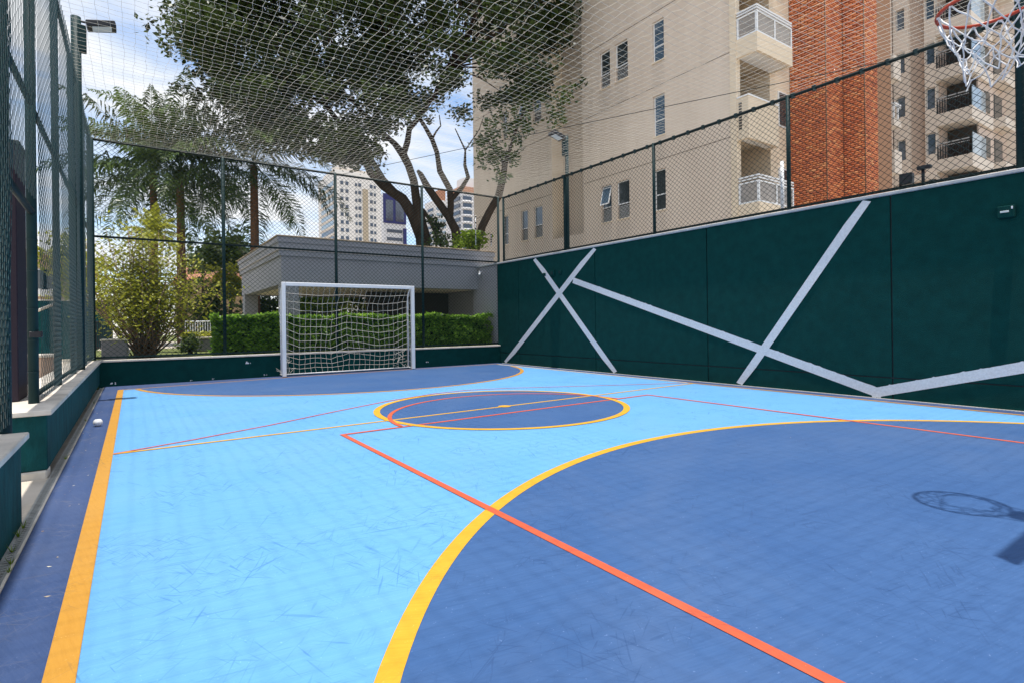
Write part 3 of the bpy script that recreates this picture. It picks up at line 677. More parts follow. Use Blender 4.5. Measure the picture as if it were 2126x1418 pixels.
for (x, y) in [(412,20),(418,60),(415,105),(445,165),(475,195),(520,235),(580,285),(640,310),(700,325),(738,325),(1180,40),(1150,85),(1128,150),(1100,200),(1060,205),(1020,205),(965,235),(880,215),(820,235),(780,275),(430,60),(450,120),(500,180),(560,230),(620,260),(680,290)]:
    pads.append((x, y, D+random.gauss(-.5, .8), random.uniform(.5, .8)))
mb = MB()
for i, (x, y, d_, r_) in enumerate(pads):
    if i % 6: continue
    h_ = min(hubs, key=lambda q: (q[0]-x)**2 + (q[1]-y)**2)
    p0_, p1_ = at(h_[0], h_[1], D), at(x, y, d_); mid_ = p0_.lerp(p1_, .5) + Vector((random.uniform(-.3,.3), random.uniform(-.3,.3), random.uniform(.0,.5)))
    mb.tube([p0_, mid_, p1_], [.05, .032, .010], 5)
for a_h, b_h in (((700,250),(640,200)),((700,180),(640,200)),((773,256),(820,150)),((850,215),(820,150)),((640,200),(560,120)),((820,150),(760,40)),((905,195),(960,80)),((940,140),(1050,60))):
    p0_, p1_ = at(*a_h, D), at(*b_h, D); mb.tube([p0_, p0_.lerp(p1_, .5)+Vector((.1,0,.2)), p1_], [.12, .10, .07], 7)
mb.build('branches', M['bark'], bt, True)
Cs, Ts = [], []
for (x, y, d_, r_) in pads:
    c = np.array(at(x, y, d_)); nl = int(330*r_*r_)+60; base_t = min(1, max(0, random.gauss(.45, .22)))
    for sub in range(5):
        cs = c + rng.normal(size=3)*np.array([1,1,.42])*r_*.5; m_ = nl//5
        Cs.append(cs[None] + np.clip(rng.normal(size=(m_, 3)), -2.2, 2.2)*np.array([1,1,.55])*r_*.34); Ts.append(np.clip(base_t + rng.normal(size=m_)*.2, 0, 1))
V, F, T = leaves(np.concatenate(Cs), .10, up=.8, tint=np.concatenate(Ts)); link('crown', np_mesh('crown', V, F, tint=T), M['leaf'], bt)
# ---- leaning tree at the corner of the tan building
D2 = 22.0
lt = empty('leaning_tree', (at(990, 520, D2).x, at(990, 520, D2).y, .44), 'slender leaning tree with sparse leaves before the tan building', 'tree')
mb = MB(); b3 = at(985, 520, D2); mb.tube([(b3.x-.3, b3.y, .0), tuple(at(985, 530, D2)), tuple(at(990, 511, D2))], [.22, .19, .165], 8)
limb(mb, [(990,511,17),(1001,471,17),(1017,439,16),(1035,408,16),(1044,371,15),(1049,340,11),(1058,313,7),(1075,260,5),(1092,222,3)], D2)
limb(mb, [(1046,350,6),(1042,331,5),(1026,313,4),(1008,285,2)], D2)
mb.build('trunk', M['bark'], lt, True)
cl = [(1010,275,35),(1035,300,40),(1050,250,40),(1075,225,35),(1015,320,28),(1030,345,26),(1060,330,20),(1160,215,30),(1170,190,26),(1150,240,20),(1095,200,36),(1060,280,30),(1085,250,26),(1000,300,18)]
ce, ra = [], []
for x, y, r_ in cl:
    for k in range(9):
        ce.append(tuple(at(x+random.gauss(0, r_*.5), y+random.gauss(0, r_*.5), D2+random.gauss(0, .6)))); ra.append(.3)
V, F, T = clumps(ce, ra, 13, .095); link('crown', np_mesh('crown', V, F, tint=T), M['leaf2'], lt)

# ---- palms
def palm(cx_, cy_, d, length, nf, label, trunk_w, lean=0, mt='palm', seed=1, leaf_w=.034, droop=1.0, base_z=.44):
    rr = random.Random(seed); c = at(cx_, cy_, d)
    o = empty('palm_tree', (c.x+lean, c.y, base_z), label, 'palm', 'palms in the garden')
    if trunk_w:
        r_ = trunk_w/2*d/FPX; mb = MB(); n_ = 14
        mb.tube([(c.x+lean*(1-i/n_)**1.5, c.y, base_z-.1+(c.z-base_z+.1)*i/n_) for i in range(n_+1)], [r_*(1.25-.35*i/n_)*(1+.05*(i % 2)) for i in range(n_+1)], 10)
        mb.build('trunk', M['bark2'], o, True)
    for k in range(nf):
        az = k*2.39996 + rr.uniform(-.2,.2); el = R(84 - 118*(k/nf)**.95) + rr.uniform(-.1,.1); Lf = length*rr.uniform(.85, 1.1)
        h = Vector((math.cos(az), math.sin(az), 0)); p = Vector(c); dr = h*math.cos(el) + Vector((0,0,math.sin(el))); pts = [p.copy()]; st = 16
        for i in range(st):
            dr = (dr + Vector((0,0,-1))*(.045+.075*i/st)*droop).normalized(); p = p + dr*Lf/st; pts.append(p.copy())
        A, B, Tt, rad = [], [], [], []
        Vs, Fs, ti = [], [], []
        fr_t = rr.uniform(.15, .85)
        for i in range(st):
            a, b = pts[i], pts[i+1]; t = (b-a).normalized(); side = t.cross(Vector((0,0,1))); side = side.normalized() if side.length > .05 else Vector((1,0,0)); upv = side.cross(t)
            wr = .018*(1-i/st)+.004; nb = len(Vs)
            Vs += [tuple(a-side*wr), tuple(a+side*wr), tuple(b+side*wr), tuple(b-side*wr)]; Fs.append((nb, nb+1, nb+2, nb+3)); ti += [.5]*4
            if i < 2: continue
            for q in (0, .25, .5, .75):
                for s in (-1, 1):
                    for rep in (0,):
                        s0 = a.lerp(b, q+rr.uniform(0,.2)); ll = Lf*.23*math.sin(math.pi*min(.98, (i+q)/st*.86+.12))*rr.uniform(.8,1.15)
                        dirv = (side*s*rr.uniform(.7,1) + t*rr.uniform(.4,.8) + upv*(rr.uniform(-.15,.6))).normalized()
                        m_ = s0 + dirv*ll*.5; e_ = m_ + (dirv*.6 + Vector((0,0,-1))*rr.uniform(.5,1.0)*droop).normalized()*ll*.5
                        wv = t*leaf_w*.9; nb = len(Vs)
                        Vs += [tuple(s0), tuple(m_-wv), tuple(e_), tuple(m_+wv)]; Fs.append((nb, nb+1, nb+2, nb+3)); tv = min(1, max(0, fr_t+rr.uniform(-.25,.25))); ti += [tv]*4
        link('frond', np_mesh('frond', np.array(Vs), np.array(Fs), tint=np.array(ti)), M[mt], o)
palm(318, 362, 20.5, 3.7, 34, 'dense green palm above the yellow shrub', 13, seed=3)
palm(374, 350, 21.5, 3.9, 30, 'palm with a bare brown trunk between the shrub and the pavilion', 15, seed=9)
palm(527, 345, 22.0, 4.5, 34, 'tall dark palm rising behind the pavilion roof', 16, seed=5)
palm(318, 485, 14.5, .85, 22, 'small yellow green spiky palm above the shrub', 0, mt='shrub', seed=14, leaf_w=.016, droop=.8)
# ---- yellow shrub
sb = empty('garden_shrub', (.22, 14.6, .44), 'large yellow green shrub with many bare stems behind the left of the back wall', 'shrub')
mb = MB(); ce, ra = [], []
for k in range(95):
    az = random.uniform(0, 2*math.pi); sp_ = abs(random.gauss(0, .50))+.08; h = random.uniform(1.3, 2.95)*(1.05-.18*sp_)
    b0 = Vector((.22+random.uniform(-.22,.22), 14.6+random.uniform(-.2,.2), .40)); tip = b0 + Vector((math.cos(az)*sp_*1.35, math.sin(az)*sp_*1.1, h))
    mid = b0.lerp(tip, .5) + Vector((math.cos(az), math.sin(az), 0))*sp_*.15 + Vector((random.uniform(-.1,.1), random.uniform(-.1,.1), 0))
    mb.tube([b0, mid, tip], [random.uniform(.012,.026), .011, .004], 5)
    for q in range(13):
        t = random.uniform(.46, 1.0); c = (mid.lerp(tip, (t-.5)*2) if t > .5 else b0.lerp(mid, t*2)) + Vector((random.gauss(0,.17), random.gauss(0,.17), random.gauss(0,.12))); ce.append(tuple(c)); ra.append(.27)
mb.build('stems', M['stem'], sb, True)
V, F, T = clumps(ce, ra, 11, .036, up=.6); link('foliage', np_mesh('foliage', V, F, tint=T), M['shrub'], sb)
# ---- clipped hedge
hg = empty('clipped_hedge', (5, 13.4, .44), 'clipped bright green hedge between the back fence and the pavilion', 'hedge')
hx0, hx1, hy0, hy1, hz0, hz1 = 1.40, 8.42, 13.12, 13.72, .44, 1.34
MB().box(hx0+.1, hx1-.08, hy0+.12, hy1-.1, hz0, .92).box(hx0+.1, hx1-.08, hy0+.36, hy1-.1, .925, hz1-.1).build('shade_core', M['core'], hg)  # dark boxes stand in for shade seen between the leaves
n = 15000; Cc = np.empty((n, 3))
fsel = rng.random(n); Cc[:, 0] = rng.uniform(hx0, hx1, n); Cc[:, 1] = rng.uniform(hy0, hy1, n); Cc[:, 2] = rng.uniform(hz0, hz1, n)
fm = fsel < .6; Cc[fm, 1] = hy0 + np.abs(rng.normal(0, .05, fm.sum())); tm = fsel > .68; Cc[tm, 2] = hz1 - np.abs(rng.normal(0, .045, tm.sum()))
Cc[:, 2] += .03*np.sin(Cc[:, 0]*3.1)+.02*np.sin(Cc[:, 0]*7.7); Cc[:, 1] += .03*np.sin(Cc[:, 0]*4.3+Cc[:, 2]*5)
sh_y = np.clip((Cc[:, 2]-.95)/.40, 0, 1)**1.6*.34; Cc[:, 1] = np.where(fm, Cc[:, 1]+sh_y, Cc[:, 1])
sl_ = rng.random(n) < .05; Cc[sl_, 0] = hx0 + np.abs(rng.normal(0, .04, sl_.sum()))
V, F, T = leaves(Cc, .060, up=.6, aspect=.5); link('foliage', np_mesh('foliage', V, F, tint=T), M['hedge'], hg)
# ---- background greenery
def bush(px, py, d, rx, rz, nleaf, size, label, m='leaf2', name='background_bush', cat='bush'):
    c = at(px, py, d); o = empty(name, (c.x, c.y, .44), label, cat)
    ce = [(c.x+random.gauss(0, rx*.45), c.y+random.gauss(0, rx*.4), c.z+random.gauss(0, rz*.42)) for _ in range(nleaf//24)]
    V, F, T = clumps(ce, [rx*.3+.12]*len(ce), 24, size); link('foliage', np_mesh('foliage', V, F, tint=T), M[m], o)
    MB().tube([(c.x, c.y, 0), (c.x, c.y, c.z)], [.12, .03], 6).build('stem', M['bark'], o, True); return o
bush(978, 500, 20.9, .55, .35, 900, .075, 'lime green shrub showing over the pavilion roof between trunks', 'lime')
bush(915, 498, 21.6, .45, .30, 500, .06, 'olive shrub over the pavilion roof beside the main trunk', 'leaf2')
bush(905, 470, 22.6, .35, .35, 350, .07, 'tuft of dark leaves sprouting on the bare trunk', 'leaf')
bush(478, 530, 30, 1.3, 1.2, 2600, .14, 'dark green garden tree behind the red roofed house', 'leaf2', 'garden_tree', 'tree')
bush(420, 545, 36, 1.2, .6, 1500, .13, 'low green treetop left of the red roofed house', 'leaf2', 'garden_tree', 'tree')
bush(478, 590, 24, .6, .8, 1400, .09, 'tall sunlit shrub between the palms and the pavilion', 'shrub', 'garden_tree', 'tree')
bush(640, 640, 22.5, 1.1, 1.3, 2600, .10, 'sunlit garden shrub seen through the pavilion left bay', 'lime')
bush(700, 620, 24, 1.3, 1.2, 2600, .10, 'yellowish garden tree seen through the pavilion behind the goal', 'shrub', 'garden_tree', 'tree')
bush(790, 630, 25, 1.5, 1.4, 2600, .10, 'dark garden shrub seen through the pavilion behind the net', 'leaf2')
bush(540, 640, 23, .9, 1.2, 1800, .09, 'dark shrub behind the pavilion corner column', 'leaf2')
bush(432, 655, 20.0, .8, 1.1, 2200, .08, 'dark shrub behind the garden railing', 'leaf')
bush(150, 560, 24, 1.0, 1.7, 2000, .10, 'green shrub seen through the left fence mesh', 'shrub')
bush(395, 715, 13.6, .25, .18, 350, .05, 'low green plant by the grey garden planter', 'leaf2')
# ---- red roofed house, garden items
hh = empty('red_roof_house', at(420, 600, 40), 'small house with terracotta roof behind the palms', 'house')
a, b = at(372, 620, 40), at(470, 560, 40)
hx0_, hx1_, hyy = at(372, 575, 40).x, at(475, 575, 40).x, at(420, 575, 40).y
MB().box(hx0_, hx1_+2, hyy, hyy+6, 0, at(420, 583, 40).z).build('wall', M['nhouse'], hh)
ze, zr = at(420, 583, 40).z, at(440, 550, 40).z
rf = MB().poly([(hx0_-.4, hyy-.5, ze), (hx1_+2.4, hyy-.5, ze), (hx1_+1.2, hyy+3, zr), (hx0_+.4, hyy+3, zr)]).poly([(hx0_-.4, hyy+6.5, ze), (hx0_-.4, hyy-.5, ze), (hx0_+.4, hyy+3, zr)]).poly([(hx1_+2.4, hyy-.5, ze), (hx1_+2.4, hyy+6.5, ze), (hx1_+1.2, hyy+3, zr)]).poly([(hx1_+2.4, hyy+6.5, ze), (hx0_-.4, hyy+6.5, ze), (hx0_+.4, hyy+3, zr), (hx1_+1.2, hyy+3, zr)]).build('roof', M['roof'], hh)
mb = MB()
for i in range(26):
    x = hx0_-.4 + (hx1_-hx0_+2.8)*i/25; xt = hx0_+.4 + (hx1_-hx0_+.8)*i/25; mb.tube([(x, hyy-.52, ze+.03), (xt, hyy+3, zr+.03)], .06, 6)
mb.build('roof_tile_rows', M['roof'], hh)
bx_ = empty('grey_cabinet', (-.15, 13.4, .44), 'grey cabinet with pale top behind the back wall left of the shrub', 'cabinet')
cA = at(238, 735, 11.4)
MB().bbox(cA.x-.22, cA.x+.22, cA.y-.1, cA.y+.25, .44, .84, .01).build('body', M['ac'], bx_); MB().bbox(cA.x-.24, cA.x+.24, cA.y-.12, cA.y+.27, .841, .875, .008).build('top_slab', M['coping'], bx_)
hp = [tuple(at(255, 708, 11.7)), tuple(at(263, 715, 11.7)), tuple(at(268, 728, 11.7)), tuple(at(264, 742, 11.7))]
o = MB().tube(hp, .018, 8).build('white_hose', M['white'], None, True); tag(o, 'white curved hose beside the grey cabinet', 'hose')
pt = empty('garden_planter', at(412, 720, 15), 'stone planter with yellow plants in front of the white railing', 'planter')
cP = at(412, 712, 15)
MB().bbox(cP.x-.4, cP.x+.4, cP.y-.2, cP.y+.3, .44, .78, .02).build('trough', M['ac'], pt); MB().bbox(cP.x-.44, cP.x+.44, cP.y-.24, cP.y+.34, .781, .83, .01).build('rim', M['coping'], pt)
Cc = np.stack([rng.uniform(cP.x-.4, cP.x+.4, 260), rng.uniform(cP.y-.2, cP.y+.3, 260), rng.uniform(.84, .98, 260)], -1); V, F, T = leaves(Cc, .05); link('plants', np_mesh('plants', V, F, tint=T), M['shrub'], pt)
def railing(pA, pB, z0, z1, nb, label, m, rad=.014):
    o = empty('garden_railing', ((pA[0]+pB[0])/2, (pA[1]+pB[1])/2, z0), label, 'railing')
    for z in (z0+.05, z1): MB().tube([(pA[0], pA[1], z), (pB[0], pB[1], z)], rad*1.4, 6).build('rail', m, o, True)
    me = MB().tube([(0,0,z0), (0,0,z1)], rad, 6).mesh('bar')
    for i in range(nb):
        t = i/(nb-1); link('bar', me, m, o, loc=(pA[0]+(pB[0]-pA[0])*t, pA[1]+(pB[1]-pA[1])*t, 0))
a, b = at(385, 690, 18), at(442, 690, 18); railing((a.x, a.y), (b.x, b.y), .46, at(400, 668, 18).z, 12, 'white garden railing left of the hedge', M['white'])
a, b = at(200, 690, 17), at(232, 690, 17); railing((a.x, a.y), (b.x, b.y), .46, at(215, 668, 17).z, 9, 'dark garden railing behind the left court corner', M['black'])
a, b = at(560, 690, 21), at(870, 690, 21); railing((a.x, a.y), (b.x, b.y), .46, at(700, 655, 21).z+.1, 40, 'dark railing seen through the pavilion', M['black'])

# ---- things outside the left fence
nh = empty('neighbour_house', at(80, 600, 30), 'beige two storey house seen through the left fence', 'house')
p0, p1 = at(44, 600, 30), at(118, 600, 30); zt, zb = at(80, 528, 30).z, 0
MB().box(p0.x-3, p1.x, p0.y, p0.y+7, zb, zt).build('wall', M['nhouse'], nh); MB().box(p0.x-3.2, p1.x+.2, p0.y-.25, p0.y+7, zt+.001, zt+.18).build('roof_slab', M['tan4'], nh)
for px in (56, 80, 100):
    q = at(px, 578, 30); wn = MB().box(q.x-.35, q.x+.35, p0.y-.03, p0.y+.02, q.z-.6, q.z+.55).build('window', M['white'], nh); MB().box(q.x-.29, q.x+.29, p0.y-.05, p0.y-.031, q.z-.54, q.z+.49).build('pane', M['glass'], wn)
MB().box(p0.x-3, p1.x+.1, p0.y-.6, p0.y-.5, at(80, 616, 30).z, at(80, 602, 30).z).build('balcony_rail', M['white'], nh)
tw = empty('teal_wall', at(120, 680, 19), 'teal green boundary wall beyond the left fence', 'wall')
q0, q1 = at(40, 680, 19), at(200, 680, 19)
MB().box(q0.x-4, q1.x+.4, q0.y+.8, q0.y+1.0, 0, at(100, 622, 19).z).build('wall_body', M['teal'], tw); MB().box(q0.x-4, q1.x+.45, q0.y+.74, q0.y+1.06, at(100, 622, 19).z+.001, at(100, 622, 19).z+.06).build('coping', M['coping'], tw)
MB().tube([tuple(at(72, 648, 18.6)), tuple(at(110, 633, 18.6))], .05, 8).build('handrail', M['coping'], tw, True)
pw = empty('planter_wall', at(95, 770, 9.5), 'low pinkish planter wall outside the left fence', 'wall')
MB().bbox(-2.6, -.99, 11.0, 11.25, -.01, .66, .01).build('wall_body', M['pinkwall'], pw); MB().bbox(-2.65, -.97, 10.95, 11.3, .661, .71, .01).build('coping', M['coping'], pw)
o = MB().bbox(-1.10, -1.0, 15.6, 15.75, -.01, 1.0, .01).build('bollard', M['pinkwall']); tag(o, 'short pink post outside the left fence', 'post')

# ================================================================== TAN APARTMENT BLOCK
ab = empty('apartment_building', (22, 19, 0), 'tan apartment building with brick tower beyond the tall green wall', 'building')
FLH, ZTOP, X0 = 2.92, 33.0, 17.0
fnX = lambda X: (lambda u, v, d: (X+d, u, v))
wins = [(13.95, 14.52, 'tall'), (16.86, 17.48, 'pair'), (15.83, 16.55, 'pair'), (22.95, 23.55, 'pair'), (21.7, 22.4, 'pair'), (24.75, 25.25, 'tall')]
ZB0 = [5.46 + FLH*k for k in range(-1, 9)]
def on_floor(a, j_): return a < 15 or j_ % 2 == 1      # paired windows only on every second floor
def bandz(): 
    zs = [0.0] + [z - .95 for z in ZB0] + [ZTOP]; return zs
zs = bandz()
for (ya, yb2) in ((11.12, 18.65), (20.9, 28.4)):
    for z0, z1 in zip(zs, zs[1:]):
        holes = [(a, b, zz_, zz_+1.6) for a, b, k in wins if ya < a < yb2 for j_, zz_ in enumerate(ZB0) if z0 <= zz_ < z1 and on_floor(a, j_)]
        mb = MB(); wall_holes(mb, fnX(X0), ya, yb2, z0+.012, z1-.012, holes, .16); mb.build('facade_band', M['tan'], ab)
    MB().box(X0+.03, X0+.032, ya, yb2, 0, 0.01).build('facade_plinth', M['tan'], ab)
mb = MB()
for z in zs[1:-1]:
    mb.box(X0+.02, X0+.06, 11.12, 18.65, z-.014, z+.014).box(X0+.02, X0+.06, 20.9, 28.4, z-.014, z+.014)
mb.build('groove_backing', M['groove'], ab)
# body behind the facade (inner core stays behind window panes)
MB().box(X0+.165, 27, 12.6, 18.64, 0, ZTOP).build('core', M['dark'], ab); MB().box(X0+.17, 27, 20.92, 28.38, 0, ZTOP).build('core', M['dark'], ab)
MB().quad((X0, 28.4, 0), (27, 28.4, 0), (27, 28.4, ZTOP), (X0, 28.4, ZTOP)).build('end_wall', M['tan'], ab)
MB().box(X0, X0+.16, 18.65, 20.9, 0, 5.2).build('niche_sill', M['tan'], ab)
MB().box(X0+.72, 26.9, 18.64, 20.92, 0, ZTOP).build('niche_back', M['tan'], ab)
MB().box(X0+.001, X0+.72, 20.9, 20.93, 5.2, ZTOP).build('niche_return', M['tan2'], ab)  # warm light on this return is put into its render colour
MB().box(X0+.001, X0+.72, 18.62, 18.65, 5.2, ZTOP).build('niche_return', M['tan'], ab)
MB().box(X0-.03, X0+.2, 10.88, 11.12, 0, ZTOP).build('corner_pilaster', M['tan2'], ab)  # sunlit look of the corner strip is put into its paler render
fm_ = {}
def window(y0, y1, z0, kind, seed):
    o = MB().box(X0+.125, X0+.16, y0, y1, z0, z0+1.6)
    wv = 1.6
    fr2 = MB()
    t = .045; xa, xb = X0+.085, X0+.125
    lo = z0 + (.62 if kind == 'pair' else .0)
    fr2.box(xa, xb, y0, y0+t, lo, z0+wv).box(xa, xb, y1-t, y1, lo, z0+wv).box(xa, xb, y0+t, y1-t, z0+wv-t, z0+wv).box(xa, xb, y0+t, y1-t, lo, lo+t)
    if kind == 'tall': fr2.box(xa, xb, y0+t, y1-t, z0+.60, z0+.60+t)
    rr = random.Random(seed); m = rr.choice(('glass', 'glass', 'curtain', 'glassb'))
    wn = fr2.build('window', M['white'], ab)
    MB().box(X0-.035, X0+.12, y0-.03, y1+.03, z0-.045, z0-.002).build('sill', M['tan2'], wn)
    MB().box(xa+.012, xb-.006, y0+t, y1-t, lo+t, z0+wv-t).build('pane', M[m], wn)
    if kind == 'pair':
        lv = MB()
        for i in range(9): lv.quad((xa+.01, y0+.02, z0+.03+i*.062), (xa+.01, y1-.02, z0+.03+i*.062), (xa+.045, y1-.02, z0+.085+i*.062), (xa+.045, y0+.02, z0+.085+i*.062))
        lv.build('louvre', M['louvre'], wn)
        if rr.random() < .4:
            sh_ = MB().box(-.015, .012, y0+t, y1-t, -.78, 0).build('awning_sash', M['white'], wn, loc=(xa-.02, 0, z0+wv-.1)); sh_.rotation_euler = (0, R(14), 0)
            MB().box(-.02, .016, y0+t+.05, y1-t-.05, -.73, -.05).build('sash_pane', M['glassb'], wn, loc=(xa-.02, 0, z0+wv-.1)).rotation_euler = (0, R(14), 0)
for i, (a, b, k) in enumerate(wins):
    for j, z in enumerate(ZB0):
        if z > 16 or not on_floor(a, j): continue
        window(a, b, z, k, i*31+j*7+3)
mb = MB()
for a, b, k in wins:
    for j_, z in enumerate(ZB0):
        if z > 16 and on_floor(a, j_): mb.box(X0+.10, X0+.16, a, b, z, z+1.6)
tag(mb.build('upper_panes', M['glass'], ab), kind='stuff')
# south side: loggia with balconies
MB().box(17.2, 19.05, 12.5, 12.6, 0, ZTOP).build('loggia_back', M['brown'], ab)
MB().box(19.05, 20.41, 10.88, 12.6, 0, ZTOP).build('bay_wall', M['tan2'], ab)
MB().box(17.15, 17.2, 11.125, 12.6, 0, ZTOP).build('loggia_side', M['tan2'], ab)
for k, zb_ in enumerate((1.55, 4.40, 7.22, 10.02, 12.85, 15.65)):
    solid = k % 2 == 0
    bl = empty('tmp', (18, 10.5, zb_), None, None); bl.name = 'balcony'; bl.parent = ab; bl.matrix_parent_inverse = world_of(ab).inverted()
    yf = 10.46 if solid else 10.12; xr = 18.85 if solid else 19.2
    MB().box(17.2, 19.05, 10.89, 12.5, zb_+.30, zb_+.50).build('floor_slab', M['tan2'], bl)
    ph = 1.42 if solid else .62
    t = .12
    MB().box(17.0, xr, yf, yf+t, zb_, zb_+ph).build('parapet', M['tan2'], bl)
    MB().box(16.995, 17.0+t, yf+t+.001, 10.879, zb_, zb_+ph).build('parapet_side', M['tan2'], bl); MB().box(xr-t, xr-.002, yf+t+.001, 10.879, zb_, zb_+ph).build('parapet_side', M['tan2'], bl)
    MB().box(17.0+t, xr-t, yf+t, 10.879, zb_+.03, zb_+.20).build('soffit', M['soffit'], bl)
    if solid:
        MB().box(16.97, xr+.02, yf-.03, yf+t+.02, zb_+ph+.001, zb_+ph+.05).box(16.97, 17.14, yf+t+.021, 10.87, zb_+ph+.001, zb_+ph+.05).build('handrail', M['white'], bl)
        lv = MB()
        for i in range(10): lv.box(16.975, 16.994, yf+.24, 10.80, zb_+.35+i*.095, zb_+.40+i*.095)
        lv.build('louvre', M['black'], bl)
    else:
        z0, z1 = zb_+ph, zb_+ph+.72
        for (x, y) in ((17.04, yf+.04), (18.1, yf+.04), (xr-.04, yf+.04), (17.04, 10.83)): MB().box(x-.035, x+.035, y-.035, y+.035, z0, z1).build('baluster', M['white'], bl)
        for za, th in ((z0+.002, .05), (z1-.05, .05), (z1+.06, .045), (z1+.15, .05)):
            MB().box(17.0, xr, yf+.003, yf+.06, za, za+th).box(17.0, 17.06, yf+.0605, 10.86, za, za+th).build('rail', M['white'], bl)
        MB().box(17.09, xr-.09, yf+.03, yf+.042, z0+.06, z1-.06).box(17.03, 17.042, yf+.09, 10.78, z0+.06, z1-.06).build('glass_panel', M['balglass'], bl)
    MB().box(17.5, 18.4, 12.44, 12.499, zb_+.5, zb_+2.5).build('balcony_door', M['white'], bl); MB().box(17.57, 18.33, 12.42, 12.439, zb_+.56, zb_+2.42).build('door_glass', M['glass'], bl)
    MB().box(19.55, 20.15, 10.84, 10.879, zb_+1.0, zb_+2.3).build('bay_window', M['white'], bl); MB().box(19.61, 20.09, 10.82, 10.839, zb_+1.06, zb_+2.24).build('bay_pane', M['glass'], bl)
# brick tower
MB().box(20.43, 24, 9.60, 16, 0, ZTOP).build('brick_core', M['mortar'], ab); MB().box(21.70, 24, 8.87, 9.598, 0, ZTOP).build('brick_core', M['mortar'], ab)
bw, bh, bl_, gp = .0, .068, .235, .012
V, F, T = [], [], []
def brick(x0, x1, y0, y1, z0, z1):
    n_ = len(V); V.extend([(x0,y0,z0),(x1,y0,z0),(x1,y1,z0),(x0,y1,z0),(x0,y0,z1),(x1,y0,z1),(x1,y1,z1),(x0,y1,z1)])
    for q in ((4,5,6,7),(0,1,5,4),(1,2,6,5),(2,3,7,6),(3,0,4,7),(3,2,1,0)): F.append(tuple(n_+i for i in q))
    T.extend([random.random()]*8)
z = 2.4; row = 0
while z < 15.5:
    for (axis, c, a, b) in (('x', 20.40, 9.575, 10.87), ('y', 9.57, 20.405, 21.672), ('x', 21.675, 8.845, 9.565), ('y', 8.84, 21.68, 22.74)):
        p = a - (bl_/2 if row % 2 else 0)
        while p < b-.02:
            s0, s1 = max(a, p), min(b, p+bl_)
            pr2 = random.uniform(0, .008)
            if s1-s0 > .03:
                if axis == 'x': brick(c-pr2, c+.05, s0, s1-gp, z, z+bh)
                else: brick(s0, s1-gp, c-pr2, c+.05, z, z+bh)
            p += bl_+gp
    z += bh+gp; row += 1
bm_ = bpy.data.materials.new('brick'); bm_.use_nodes = True; t_ = bm_.node_tree; a_n = t_.nodes.new('ShaderNodeAttribute'); a_n.attribute_name = 'tint'; rp = t_.nodes.new('ShaderNodeValToRGB'); t_.links.new(a_n.outputs['Fac'], rp.inputs[0]); t_.links.new(rp.outputs[0], t_.nodes['Principled BSDF'].inputs['Base Color']); t_.nodes['Principled BSDF'].inputs['Roughness'].default_value = .85
e = rp.color_ramp.elements; e[0].color = (.28,.072,.030,1); e[1].color = (.54,.23,.095,1); k_ = e.new(.35); k_.color = (.40,.108,.038,1); k_ = e.new(.8); k_.color = (.48,.150,.052,1)
MB().tube([(20.385, 9.555, 0), (20.385, 9.555, 16)], .012, 6).build('downpipe', M['brown'], ab, True); MB().tube([(21.66, 8.83, 0), (21.66, 8.83, 16)], .012, 6).build('downpipe', M['brown'], ab, True)
br = link('brick_courses', np_mesh('brick_courses', np.array(V), np.array(F), tint=np.array(T)), bm_, ab); tag(br, kind='stuff')

# ================================================================== FAR BEIGE BLOCK (right)
fb2 = empty('far_apartment_block', (44, 13, 0), 'beige apartment block with railed balconies far right behind the fence', 'building')
XB, H2, ZT2 = 40.0, 2.75, 38.0
MB().box(XB+1.6, 60, 10.83, 24, 0, ZT2).build('core', M['tan3'], fb2)
strips = ((24.0, 16.6, .9, 'tan3'), (16.6, 14.65, .55, 'tan3'), (14.65, 13.86, 0, 'tan4'), (13.86, 12.98, .5, 'tan3'), (12.98, 12.42, 0, 'tan4'))  # shade of the recessed strips is put into their darker render
floors = [10.62 + H2*k for k in range(-3, 8)]
for (ya, yb2, off, mm) in strips:
    hl = []
    if mm == 'tan4' or ya == 16.6:
        yc_ = (ya+yb2)/2; hl = [(yc_-.24, yc_+.24, z+.45, z+1.75) for z in floors]
    mb = MB(); wall_holes(mb, fnX(XB+off), yb2, ya, 0, ZT2, hl, .25); mb.quad((XB+off, yb2, 0), (XB+1.6, yb2, 0), (XB+1.6, yb2, ZT2), (XB+off, yb2, ZT2)); mb.quad((XB+off, ya, 0), (XB+1.6, ya, 0), (XB+1.6, ya, ZT2), (XB+off, ya, ZT2)); mb.build('facade_strip', M[mm], fb2)
    for h_ in hl:
        if h_[2] > 22: continue
        wn = MB().box(XB+off+.2, XB+off+.25, h_[0], h_[1], h_[2], h_[3]).build('window', M['white'], fb2); MB().box(XB+off+.18, XB+off+.199, h_[0]+.05, h_[1]-.05, h_[2]+.05, h_[3]-.05).build('pane', M['glassb'], wn)
MB().box(XB-.06, XB+1.2, 12.43, 14.70, 9.55, 9.95).build('belt_course', M['tan4'], fb2)
MB().box(XB+.5, XB+1.6, 12.30, 12.42, 0, ZT2).build('balcony_cheek', M['tan3'], fb2)
bar = MB().box(-.02, .02, -.02, .02, 0, .85).mesh('bar')
